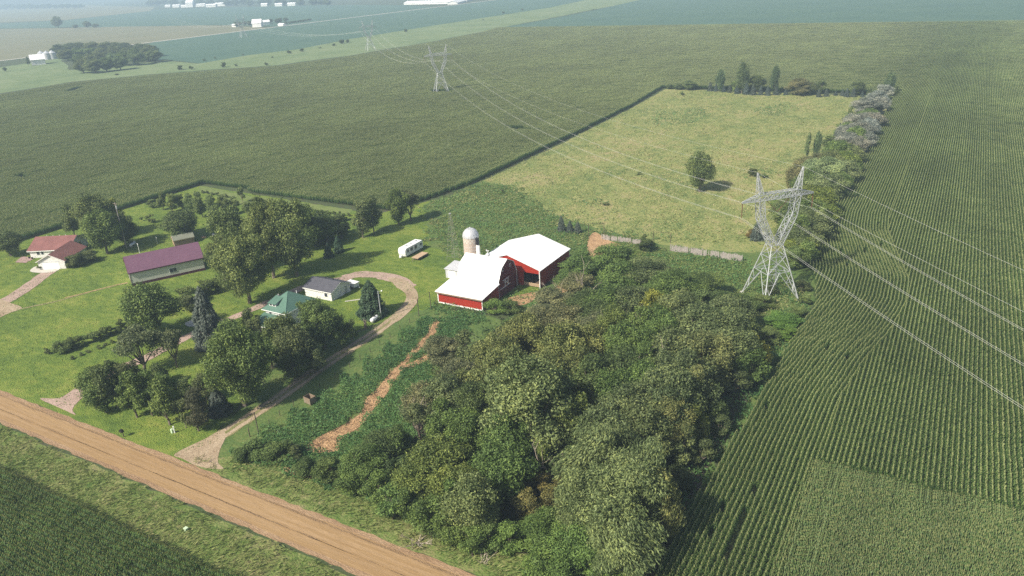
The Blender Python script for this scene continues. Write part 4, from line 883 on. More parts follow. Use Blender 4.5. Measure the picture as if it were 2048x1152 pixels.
# low pale shed, silo, windmill tower
E = empty('lean_shed', (-107.6, 154.5, 0), 0, 'small low pale metal shed between lawn and white-roofed barn', 'shed'); ofs = (107.6, -154.5, 0)
b = MB(); b.add([(-111.2, 152, 0), (-103.2, 152, 0), (-103.2, 156.6, 0), (-111.2, 156.6, 0), (-111.2, 152, 2.5), (-103.2, 152, 2.5), (-103.2, 156.6, 3.0), (-111.2, 156.6, 3.0)], [(0, 1, 5, 4), (1, 2, 6, 5), (2, 3, 7, 6), (3, 0, 4, 7)]); sh(b).build('wall', M['whitemetal'], E)
b = MB(); b.slab([(-111.5, 151.7, 2.49), (-103.2, 151.7, 2.49), (-103.2, 156.9, 3.05), (-111.5, 156.9, 3.05)], .08); sh(b).build('roof', M['whitemetal'], E)
b = MB(); panel(b, (-109.2, 152, 1.1), (1, 0, 0), (0, -1, 0), 2.4, 2.1, .04); sh(b).build('door', M['white'], E)
E = empty('silo', (-107.0, 158.9, 0), 0, 'concrete stave silo with domed metal cap behind the barns', 'silo')
MB().lathe([(2.1, 0), (2.1, 8.34)], 40).build('stave_wall', M['concretestave'], E)
bw = MB()
for r_ in range(3):
    for i in range(26):
        a_, b_ = 2 * math.pi * i / 26, 2 * math.pi * (i + 1) / 26; z0 = 8.35 + r_ * .5; bw.mat = (i + r_) % 2
        bw.quad((2.11 * math.cos(a_), 2.11 * math.sin(a_), z0), (2.11 * math.cos(b_), 2.11 * math.sin(b_), z0), (2.11 * math.cos(b_), 2.11 * math.sin(b_), z0 + .5), (2.11 * math.cos(a_), 2.11 * math.sin(a_), z0 + .5))
bw.build('checker_band', [M['concretestave'], M['concrete']], E)
MB().lathe([(2.18, 9.8)] + [(2.18 * math.cos(t), 9.85 + 2.35 * math.sin(t)) for t in [i * math.pi / 2 / 9 for i in range(9)]] + [(.15, 12.25), (.12, 12.45)], 40).build('dome', M['galv'], E)
b = MB()
for i in range(20):
    t = i * math.pi * 2 / 20; pp = [(2.22 * math.cos(u) * math.cos(t), 2.22 * math.cos(u) * math.sin(t), 9.85 + 2.38 * math.sin(u)) for u in (0, .4, .8, 1.2, 1.5)]; b.path(pp, [.03] * 5, 4)
b.build('dome_ribs', M['steel'], E)
MB().lathe([(.5, 0), (.5, 7.6), (.42, 7.9)], 14, 2.45, -.6).build('chute', M['white'], E)
b = MB(); b.lathe([(.42, 7.9), (.42, 9.7), (.2, 9.9)], 12, 2.4, -.5); b.build('chute_gap_dark', M['black'], E)  # solid black tube paints in the dark gap above the chute
b = MB()
for z in [1 + .9 * i for i in range(8)]: b.lathe([(2.13, z), (2.15, z + .02), (2.13, z + .05)], 40)
b.build('hoops', M['steel'], E)
wx, wy = G(908, 521); E = empty('windmill_tower', (wx, wy, 0), 0, 'thin lattice windmill tower standing left of the silo', 'tower')
H_ = zat(wx, wy, 424); hw = lambda z: 1.35 * (1 - z / H_) + .12
for sx in (-1, 1):
    for sy in (-1, 1): MB().bar((sx * hw(0), sy * hw(0), 0), (sx * .12, sy * .12, H_), .035, .025).build('leg', M['greywood'], E)
b = MB(); zs = [H_ * i / 9 for i in range(10)]
for i, z in enumerate(zs[1:-1]):
    w = hw(z); c4 = [(-w, -w, z), (w, -w, z), (w, w, z), (-w, w, z)]; w2 = hw(zs[i]); d4 = [(-w2, -w2, zs[i]), (w2, -w2, zs[i]), (w2, w2, zs[i]), (-w2, w2, zs[i])]
    for q in range(4): b.bar(c4[q], c4[(q + 1) % 4], .02); b.bar(d4[q], c4[(q + 1) % 4], .008)
b.build('bracing', M['greywood'], E); MB().box(-.3, .3, -.3, .3, H_ - .5, H_ - .42).build('platform', M['steel'], E)

# camper and flat trailer
cx0, cy0 = -130.3, 159.7
E = empty('camper', (-131.5, 164, 0), 0, 'long white camper trailer parked on the grass', 'camper'); ofs = (131.5, -164, 0)
b = MB(); y0, y1 = cy0, cy0 + 8.5; x0, x1 = -132.8, cx0
pf = [(y0 + .25, .5), (y1, .5), (y1, 2.6), (y1 - .2, 2.8), (y0 + .5, 2.75), (y0, 2.3), (y0, 1.2)]
b.add([(x0, y, z) for y, z in pf] + [(x1, y, z) for y, z in pf], [tuple(range(7))[::-1], tuple(range(7, 14))] + [(i, (i + 1) % 7, 7 + (i + 1) % 7, 7 + i) for i in range(7)]); sh(b).build('body', M['white'], E)
for yy, ww, hh in ((161.0, .7, .6), (162.7, 1.0, .7), (164.7, .9, .9), (167.2, .9, .5)): window(E, (x1 + ofs[0], yy + ofs[1], 1.85), (0, 1, 0), (1, 0, 0), ww, hh, M['steel'])
b = MB(); b.box(x1, x1 + .02, y0 + .3, y1 - .1, 1.15, 1.22); b.box(x1 + .002, x1 + .022, y0 + .3, y1 - .1, 2.55, 2.6); sh(b).build('side_stripe', M['steel'], E)
b = MB(); b.box(-132, -131.5, 162, 162.5, 2.8, 2.93); b.box(-131.6, -131.2, 163.7, 164.1, 2.8, 2.95); b.box(-132, -131.5, 166.6, 167.1, 2.8, 2.93); sh(b).build('roof_vent', M['steel'], E)
b = MB(); b.box(-131.9, -131.2, y0 - .9, y0 - .4, .45, .95); b.bar((-132.2, y0 + .3, .5), (-131.55, y0 - 1.4, .45), .06); b.bar((-130.9, y0 + .3, .5), (-131.55, y0 - 1.4, .45), .06); sh(b).build('hitch', M['white'], E)
for yy in (164.2, 165.2):
    for xx in (x0 + .1, x1 - .3): b = MB(); b.add(*(lambda r, k: ([(xx + d, yy + r * math.cos(a), .36 + r * math.sin(a)) for d in (0, .2) for a in [i * 6.283 / k for i in range(k)]], [tuple(range(k)), tuple(range(k, 2 * k))[::-1]] + [(i, i + k, (i + 1) % k + k, (i + 1) % k) for i in range(k)]))(.36, 14)); sh(b).build('wheel', M['black'], E)
E = empty('flatbed_trailer', (-126.7, 161.7, 0), 0, 'flat wooden-decked trailer beside the white camper', 'trailer'); ofs = (126.7, -161.7, 0)
b = MB(); b.box(-127.85, -125.6, 159.3, 164.2, .72, .84); sh(b).build('deck', M['tan'], E)
b = MB(); b.box(-127.9, -125.55, 159.2, 164.3, .58, .70); b.bar((-127.4, 159.3, .6), (-126.7, 157.9, .5), .05); b.bar((-126, 159.3, .6), (-126.7, 157.9, .5), .05); b.bar((-126.7, 157.9, 0), (-126.7, 157.9, .6), .04); sh(b).build('frame', M['rust'], E)
for yy in (162.2, 163.1):
    for xx in (-128.0, -125.65): b = MB(); b.add(*(lambda r, k: ([(xx + d, yy + r * math.cos(a), .3 + r * math.sin(a)) for d in (0, .18) for a in [i * 6.283 / k for i in range(k)]], [tuple(range(k)), tuple(range(k, 2 * k))[::-1]] + [(i, i + k, (i + 1) % k + k, (i + 1) % k) for i in range(k)]))(.3, 12)); sh(b).build('wheel', M['black'], E)

# maroon-roofed machine shed
p, q = Vector((*G(265.3, 572.5), 0)), Vector((*G(411.2, 540.3), 0)); ang = math.atan2(q.y - p.y, q.x - p.x); L = (q - p).length
E = empty('long_shed', p, ang, 'long beige metal building with maroon roof on the lawn', 'shed')
gable(E, L, 11, 3.95, 6.9, [M['beige']], M['purple'], M['maroon'], .3)
b = MB(); b.box(-.02, L + .02, -.025, .3, .0, .75); b.box(-.025, .3, 3, 11.02, .0, .75); b.box(-.05, .06, -.05, .06, 0, 3.9); b.box(L - .06, L + .05, -.05, .06, 0, 3.9); b.build('wainscot', M['maroon'], E)
window(E, (10.9, 0, 2.1), (1, 0, 0), (0, -1, 0), 1.9, 1.2, M['white'], 2)
b = MB(); panel(b, (0, 5.6, 1.6), (0, 1, 0), (-1, 0, 0), 3.4, 3.1, .05); b.build('door', M['white'], E)
b = MB()
for y in (3.8, 7.4): b.box(-.09, -.02, y - .1, y + .1, .1, 3.2)
b.box(-.09, -.02, 3.8, 7.4, 3.2, 3.4); b.build('door_trim', M['maroon'], E)
# small garden shed
p = G(350, 493.5); q = G(364.5, 490); E = empty('garden_shed', (p[0], p[1], 0), rad(62), 'small brown garden shed with grey roof behind the maroon-roofed building', 'shed')
gable(E, 6.0, 3.2, 2.0, 3.0, [M['brick']], M['shingle_grey'], M['tan'], .2)
b = MB(); b.add([(-.03, .05, .05), (-.03, 3.15, .05), (-.03, 3.15, 1.95), (-.03, 1.6, 2.85), (-.03, .05, 1.95)], [(4, 3, 2, 1, 0)]); b.build('end_wall', M['tan'], E)
b = MB(); panel(b, (-.03, 1.6, .9), (0, 1, 0), (-1, 0, 0), 1.1, 1.5, .04); b.build('door', M['brick'], E)

# brown-roofed house with garage
a1_ = rad(29.27); e1 = Vector((math.cos(a1_), math.sin(a1_), 0)); e2 = Vector((-e1.y, e1.x, 0)); m0 = Vector((-241.1, 115.6, 0))
E = empty('house', m0, a1_, 'white ranch house with brown shingle roof and attached two-car garage', 'house')
gable(E, 12.2, 11, 2.6, 5.0, [M['white_siding']], M['shingle_red'], M['white'], .5)
g = MB(); Wg, D0, D1, hc, ev, rg = 8.0, -10.8, 1.2, 13.0, 2.6, 4.6; xL = hc - Wg / 2; xR = hc + Wg / 2
pr = [(xL, 0), (xR, 0), (xR, ev), (hc, rg - .02), (xL, ev)]
g.add([(x, D0, z) for x, z in pr] + [(x, D1, z) for x, z in pr], [tuple(range(5)), tuple(range(5, 10))[::-1]] + [(i, (i + 1) % 5 , 5 + (i + 1) % 5, 5 + i)[::-1] for i in (1, 4)]); g.build('garage_wall', M['white_siding'], E)
g = MB(); k = (rg - ev) / (Wg / 2); o = .4
g.slab([(xL - o, D1 + .2, ev - k * o), (xL - o, D0 - o, ev - k * o), (hc, D0 - o, rg), (hc, D1 + .2, rg)], .12); g.slab([(xR + o, D0 - o, ev - k * o), (xR + o, D1 + .2, ev - k * o), (hc, D1 + .2, rg), (hc, D0 - o, rg)], .12)
g.build('garage_roof', M['shingle_red'], E)
g = MB(); g.bar((xL - o, D0 - o, ev - k * o), (hc, D0 - o, rg), .1); g.bar((xR + o, D0 - o, ev - k * o), (hc, D0 - o, rg), .1); g.bar((xR + o, D0 - o, ev - k * o), (xR + o, D1, ev - k * o), .1); g.build('garage_fascia', M['white'], E)
g = MB(); panel(g, (hc - .2, D0, 1.1), (1, 0, 0), (0, -1, 0), 4.9, 2.15, .03); gd = g.build('garage_door', M['white'], E)
g = MB(); panel(g, (hc - .2, D0 - .03, 2.28), (1, 0, 0), (0, -1, 0), 5.2, .12, .05); g.build('lintel', M['steel'], gd)
window(E, (2.6, 0, 1.6), (1, 0, 0), (0, -1, 0), 1.0, 1.1, M['white']); window(E, (3.9, 0, 1.6), (1, 0, 0), (0, -1, 0), .8, 1.1, M['white']); window(E, (12.2, 6.6, 1.9), (0, 1, 0), (1, 0, 0), 1.3, 1.0, M['white'])
g = MB(); panel(g, (7.2, 0, 1.1), (1, 0, 0), (0, -1, 0), .95, 2.1, .04); g.build('front_door', M['rust'], E)
for x in (3, 5, 7, 9): g = MB(); g.bar((x, 5.8, 4.7), (x, 5.8, 5.25), .1); g.build('roof_vent', M['white'], E)
sheet('patio', Gs([(30, 525), (44, 513), (64, 515), (66, 519), (52, 526)]), .07, M['deck'], 9, 0)
for k_, (px_, py_) in enumerate(((59, 517), (65, 518))):
    b = MB(); b.lathe([(.22, .05), (.3, .5), (.3, .55)], 12); pt = b.build('planter', M['black'], None); x, y = G(px_, py_); pt.location = (x, y, 0)
    tag(pt, ['dark round planter nearer the patio boards', 'dark round planter nearer the brown-roofed house wall'][k_], 'planter', 'planters by the patio')

# dark-roofed garage and the little trailer behind it
E = empty('garage', (-138.2, 127.6, 0), 0, 'white garage with dark shingle roof inside the gravel loop', 'garage')
gable(E, 9.0, 7.0, 2.5, 3.9, [M['white_siding']], M['shingle_dark'], M['white'], .35)
window(E, (7.2, 0, 1.4), (1, 0, 0), (0, -1, 0), 1.0, .9, M['white']); b = MB(); panel(b, (9.0, 5.4, 1.05), (0, 1, 0), (1, 0, 0), .9, 2.0, .04); b.build('door', M['steel'], E)
for x in (3.4, 6.0): MB().bar((x, 4.6, 3.3), (x, 4.6, 4.05), .12).build('roof_vent', M['black'], E)
E = empty('popup_trailer', (-130.3, 136.8, 0), rad(-4), 'small white box trailer parked behind the dark-roofed garage', 'trailer')
b = MB(); b.box(-1.5, 1.5, -.85, .85, .55, 1.45); b.build('body', M['white'], E); b = MB(); b.box(-1.65, 1.65, -1, 1, 1.46, 1.62); b.build('lid', M['white'], E)
for sx in (-.9, .75): b = MB(); b.lathe([(.3, -.1), (.3, .1)], 12); w_ = b.build('wheel', M['black'], E); w_.rotation_euler = (rad(90), 0, 0); w_.location = (.2, sx, .3)
b = MB(); b.bar((1.5, .4, .6), (2.6, 0, .5), .05); b.bar((1.5, -.4, .6), (2.6, 0, .5), .05); b.build('hitch', M['steel'], E)

# green-roofed farmhouse
E = empty('farmhouse', (-130.1, 114.5, 0), 0, 'white farmhouse with green metal pyramid roof and dormer among trees', 'house')
xa, xb_, ya, yb, ze, za = -3.9, 3.9, -4.9, 4.9, 4.7, 7.75
MB().box(xa + .6, xb_ - .6, ya + .6, yb - .6, 0, ze - .03).build('wall', M['white_siding'], E)
b = MB(); c4 = [(xa, ya, ze - .1), (xb_, ya, ze - .1), (xb_, yb, ze - .1), (xa, yb, ze - .1)]; ap = [(-.25, .2, za), (.25, .6, za)]
b.add(c4 + [(0, .4, za)], [(0, 1, 4), (1, 2, 4), (2, 3, 4), (3, 0, 4), (3, 2, 1, 0)]); b.build('roof', M['green'], E)
b = MB(); b.box(xa - .02, xb_ + .02, ya - .04, ya - .0, ze - .3, ze - .1); b.box(xa - .04, xa, ya, yb, ze - .3, ze - .1); b.box(xb_, xb_ + .04, ya, yb, ze - .3, ze - .1); b.build('fascia', M['white'], E)
b = MB()
for c in c4[:3]: b.bar(c, (0, .4, za + .02), .05)
b.build('hip_caps', M['green'], E)
E2 = MB().box(-2.3, -.2, ya + 1.2, ya + 3.4, ze + .3, ze + 1.33).build('dormer', M['white_siding'], E)
b = MB(); b.slab([(-2.55, ya + .9, ze + 1.28), (.05, ya + .9, ze + 1.28), (.05, ya + 3.9, ze + 2.05), (-2.55, ya + 3.9, ze + 2.05)], .08); b.build('dormer_roof', M['green'], E2)
for x in (-1.75, -.75): window(E, (x, ya + 1.2, ze + .95), (1, 0, 0), (0, -1, 0), .75, .45, M['white'])
b = MB(); b.slab([(xa + .1, ya - 3.9, 2.5), (xb_ - .3, ya - 3.9, 2.5), (xb_ - .3, ya + .62, 3.5), (xa + .1, ya + .62, 3.5)], .09); b.build('porch_roof', M['green'], E)
b = MB(); b.box(xa + .05, xb_ - .25, ya - 4.0, ya - 3.92, 2.35, 2.56); b.build('porch_fascia', M['white'], E)
for x in (xa + .4, -1.6, 1.0, xb_ - .6): MB().bar((x, ya - 3.6, 0), (x, ya - 3.6, 2.5), .09).build('porch_post', M['white'], E)
MB().box(xa + .2, xb_ - .4, ya - 3.8, ya + .58, 0, .35).build('porch_floor', M['deck'], E)
for x in (-1.7, 1.6): window(E, (x, ya + .6, 3.98), (1, 0, 0), (0, -1, 0), .8, .85, M['white'])
b = MB(); b.bar((1.2, 1.9, 6.4), (1.2, 1.9, 7.5), .08); b.build('vent_pipe', M['white'], E)
b = MB(); b.box(xb_ - .55, xb_ + 1.6, .5, 4.2, 0, 2.7); b.build('rear_entry', M['white_siding'], E); b = MB(); b.slab([(xb_ + 1.9, .2, 2.65), (xb_ + 1.9, 4.5, 2.65), (xb_ - .6, 4.5, 3.5), (xb_ - .6, .2, 3.5)], .08); b.build('entry_roof', M['green'], E)
# satellite dish on a pole
x, y = G(559, 606); E = empty('satellite_dish', (x, y, 0), 0, 'white satellite dish on a pole beside the green-roofed farmhouse', 'dish')
h_ = zat(x, y, 592); MB().bar((0, 0, 0), (0, 0, h_), .06).build('pole', M['steel'], E)
b = MB(); b.lathe([(.02, 0), (.35, .05), (.6, .16)], 16); d_ = b.build('dish', M['white'], E); d_.location = (0, 0, h_); d_.rotation_euler = (rad(60), 0, rad(-20))

# poles, tanks, clothesline
def tank(px0, px1, lab, r=.5, z=.62):
    p, q = Vector((*G(*px0), 0)), Vector((*G(*px1), 0)); L = (q - p).length; E = empty('propane_tank', (p + q) / 2, math.atan2(q.y - p.y, q.x - p.x), lab, 'tank', 'white propane tanks')
    b = MB(); prof = [(r * math.sin(t), -L / 2 + r * .7 * (1 - math.cos(t))) for t in (.05, .4, .8, 1.2, 1.57)]; prof += [(a, -z_) for a, z_ in prof[::-1]]; b.lathe(prof, 18)
    t = b.build('tank_body', M['white'], E); t.rotation_euler = (0, rad(90), 0); t.location = (0, 0, z + .15)
    for sx in (-1, 1): MB().box(sx * L * .28 - .1, sx * L * .28 + .1, -.32, .32, 0, .45).build('foot', M['concrete'], E)
    MB().box(-.22, .22, -.16, .16, z + .15 + r - .06, z + .15 + r + .16).build('valve_hood', M['black'], E)
tank((743, 648), (757, 637), 'white propane tank near the white light pole', .5); tank((261, 496), (271, 489), 'white propane tank in tree shade near the tall utility pole', .45)
def pole(bx, by, ty, r, m, name, lab, cat, extra=None):
    x, y = G(bx, by); h = zat(x, y, ty); E = empty(name, (x, y, 0), 0, lab, cat); MB().bar((0, 0, 0), (0, 0, h), r, r * .7, 8).build('shaft', m, E)
    if extra: extra(E, h)
    return E
def lampx(E, h): MB().bar((0, 0, h - .15), (.75, .35, h + .05), .035).build('arm', M['steel'], E); b = MB(); b.lathe([(.05, .2), (.16, .15), (.2, -.05), (.1, -.12)], 12); o = b.build('lamp_head', M['white'], E); o.location = (.8, .38, h)
pole(763, 637, 582, .15, M['steel'], 'light_pole', 'pale yard light pole beside the round spruce', 'pole', lampx)
def cross(E, h): MB().box(-1.1, 1.1, -.06, .06, h - .5, h - .35).build('crossarm', M['bark'], E); MB().lathe([(.22, h - 1.9), (.24, h - 1.2), (.2, h - 1.1)], 10, .28, 0).build('transformer', M['steel'], E)
pole(254, 498, 405, .16, M['greywood'], 'utility_pole', 'tall grey utility pole in front of the shady trees', 'pole', cross)
def tee(E, h): MB().bar((-.75, .35, h), (.75, -.35, h), .06).build('crossbar', M['white'], E)
pole(280, 508, 488, .07, M['white'], 'clothesline_post', 'white clothesline T-post nearer the maroon roof', 'post', tee)['group'] = 'clothesline posts'
pole(315, 487, 475, .07, M['white'], 'clothesline_post', 'white clothesline T-post farther out on the lawn', 'post', tee)['group'] = 'clothesline posts'
# mailbox, pedestals, marker, crate, stump, fire ring
x, y = G(248, 874); E = empty('mailbox', (x, y, 0), 0, 'black mailbox on a post at the dirt road edge', 'mailbox'); MB().box(-.06, .06, -.06, .06, 0, 1.1).build('post', M['post'], E); MB().box(-.5, .25, -.32, .18, 1.1, 1.5).build('box', M['black'], E)
b = MB(); b.lathe([(.04, 1.5), (.16, 1.55), (.16, 1.62), (.04, 1.66)], 10, -.1, 0); b.build('newspaper_tube', M['black'], E)
x, y = G(345, 866); b = MB(); b.box(-.18, .18, -.16, .16, 0, .75); b.box(-.21, .21, -.19, .19, .76, .86); o = b.build('utility_pedestal', M['palegreen']); o.location = (x, y, 0); tag(o, 'squat pale green utility box by the roadside clump', 'utility box')
x, y = G(350, 866); b = MB(); b.bar((0, 0, 0), (0, 0, 1.3), .1, .1, 8); b.lathe([(.14, 1.3), (.14, 1.42), (.05, 1.5)], 8); o = b.build('marker_post', M['white']); o.location = (x, y, 0); tag(o, 'white marker post beside the squat green box', 'post')
x, y = G(373, 1062); b = MB(); b.box(-.26, .26, -.22, .22, 0, .5); b.box(-.3, .3, -.26, .26, .51, .6); o = b.build('utility_pedestal', M['palegreen']); o.location = (x, y, 0); tag(o, 'pale green utility box alone in the ditch grass', 'utility box')
x, y = G(621, 806); E = empty('metal_bin', (x, y, 0), rad(-8), 'rusty open-topped metal bin standing in the green weeds', 'bin'); E.scale = (.8, .8, .8)
b = MB()
for q in ((-1.2, 1.2, -.9, -.84), (-1.2, 1.2, .84, .9), (-1.2, -1.14, -.84, .84), (1.14, 1.2, -.84, .84)): b.box(*q, .3, 1.9)
b.build('side_panels', M['rust'], E); MB().box(-1.13, 1.13, -.83, .83, .32, .4).build('floor', M['black'], E)
for sx in (-1.1, 1.1):
    for sy in (-.8, .8): MB().box(sx - .06, sx + .06, sy - .06, sy + .06, 0, .3).build('leg', M['rust'], E)
x, y = G(731, 655); b = MB(); b.path([(0, 0, -.1), (.05, 0, .6), (.1, .05, 1.5)], [.42, .32, .28], 9)
for q in ((.5, .1, 2.0), (-.35, .2, 2.1), (.0, -.4, 1.9)): b.path([(.08, .03, 1.1), q], [.2, .12], 6)
o = b.build('tree_stump', M['bark']); o.location = (x, y, 0); tag(o, 'tall jagged brown tree stump near the propane tank', 'stump')
x, y = G(388, 647); sheet('gravel_pad', [(x + 2.4 * math.cos(t), y + 1.8 * math.sin(t)) for t in [i * 6.283 / 14 for i in range(14)]], .075, M['concrete'], 9, 0)
b = MB(); b.lathe([(.7, 0), (.75, .35), (.6, .36), (.55, .1)], 14); o = b.build('fire_ring', M['black']); o.location = (x + .6, y + .3, 0); tag(o, 'dark fire ring on the pale gravel pad', 'fire ring')
for (px_, py_, lab) in ((407, 475, 'reddish rock heap beside the small garden shed'), (427, 470, 'pale rock pile right of the garden shed')):
    x, y = G(px_, py_); b = MB(); rng = random.Random(px_)
    for i in range(7): b.lathe([(.1, 0), (.35, .1), (.3, .35), (.1, .45)], 6, rng.uniform(-.8, .8), rng.uniform(-.5, .5))
    o = b.build('rock_pile', M['straw'] if px_ == 407 else M['concrete']); o.location = (x, y, 0); tag(o, lab, 'rocks')

# fences
def board_fence(p0, p1, lab, h=1.7, seed=1):
    a, b_ = Vector((*G(*p0), 0)), Vector((*G(*p1), 0)); L = (b_ - a).length; E = empty('board_fence', a, math.atan2(b_.y - a.y, b_.x - a.x), lab, 'fence', 'weathered board fences at the pasture edge'); rng = random.Random(seed); b = MB(); x = 0
    while x < L:
        w = rng.uniform(.14, .24)
        if rng.random() > .08: hh = h * rng.uniform(.78, 1.08); t = rng.uniform(-.05, .05); b.add([(x, 0, 0), (x + w, 0, 0), (x + w + t, .0, hh), (x + t, .0, hh), (x, .04, 0), (x + w, .04, 0), (x + w + t, .04, hh), (x + t, .04, hh)], [(0, 1, 2, 3), (7, 6, 5, 4), (0, 3, 7, 4), (1, 5, 6, 2), (3, 2, 6, 7)])
        x += w + rng.uniform(.0, .05)
    b.build('boards', M['greywood'], E); MB().box(0, L, .05, .1, .5, .6).build('rail', M['greywood'], E)
    for i in range(int(L / 3) + 1): MB().box(i * 3 - .06, i * 3 + .06, .11, .23, 0, h * 1.1).build('post', M['greywood'], E)
board_fence((1340, 502), (1484, 523), 'weathered grey board fence right of the slim dark tree', 1.9, 3)
board_fence((1203, 479), (1305, 493), 'weathered grey board fence left of the slim dark tree', 1.6, 5)
def frame(p0, t0, p1, t1, lab):
    (xa, ya), (xb2, yb2) = G(*p0), G(*p1); ha, hb = zat(xa, ya, t0), zat(xb2, yb2, t1); E = empty('gate_frame', (xa, ya, 0), 0, lab, 'gate frame', 'tall post frames over old gateways')
    MB().bar((0, 0, 0), (0, 0, ha), .09).build('post', M['post'], E); MB().bar((xb2 - xa, yb2 - ya, 0), (xb2 - xa, yb2 - ya, hb), .09).build('post', M['post'], E)
    MB().bar((0, 0, ha), (xb2 - xa, yb2 - ya, hb), .035).build('top_cable', M['post'], E)
frame((838, 632), 598, (862, 618), 584, 'tall dark gate frame beside the red barn corner'); frame((1177, 472), 447, (1208, 469), 447, 'tall dark gate frame left of the left board fence')
frame((1306, 489), 463, (1341, 486), 466, 'tall dark gate frame between the two board fences'); frame((500, 874), 856, (518, 870), 824, 'tall dark gate frame near the road end of the two-track')
def wire_fence(pts, lab, step=3.2, h=1.25):
    w = Gs(pts); E = empty('wire_fence', (*w[0], 0), 0, lab, 'fence'); P_ = densify(w, step, 0, closed=False); b = MB()
    for i, (x, y) in enumerate(P_):
        MB().bar((x - w[0][0], y - w[0][1], 0), (x - w[0][0], y - w[0][1], h), .06).build('post', M['post'], E)
        if i:
            for z in (.4, .8, 1.15): b.bar((P_[i - 1][0] - w[0][0], P_[i - 1][1] - w[0][1], z), (x - w[0][0], y - w[0][1], z), .012, None, 3)
    b.build('wires', M['post'], E)
wire_fence([(518, 870), (560, 832), (640, 776), (700, 735), (760, 690), (838, 632)], 'wire fence along the weeds beside the two-track drive')
wire_fence([(862, 618), (872, 610), (879, 603)], 'short wire fence running into the red barn corner')
wire_fence([(590, 945), (625, 955), (660, 968), (700, 978)], 'rusty wire fence in front of the grove by the road')
wire_fence([(930, 440), (1040, 450), (1110, 466), (1177, 472)], 'wire fence between green weeds and pasture', 5)
wire_fence([(1125, 292), (1000, 350), (940, 378), (860, 405)], 'wire fence along the pasture side of the cornfield', 6)

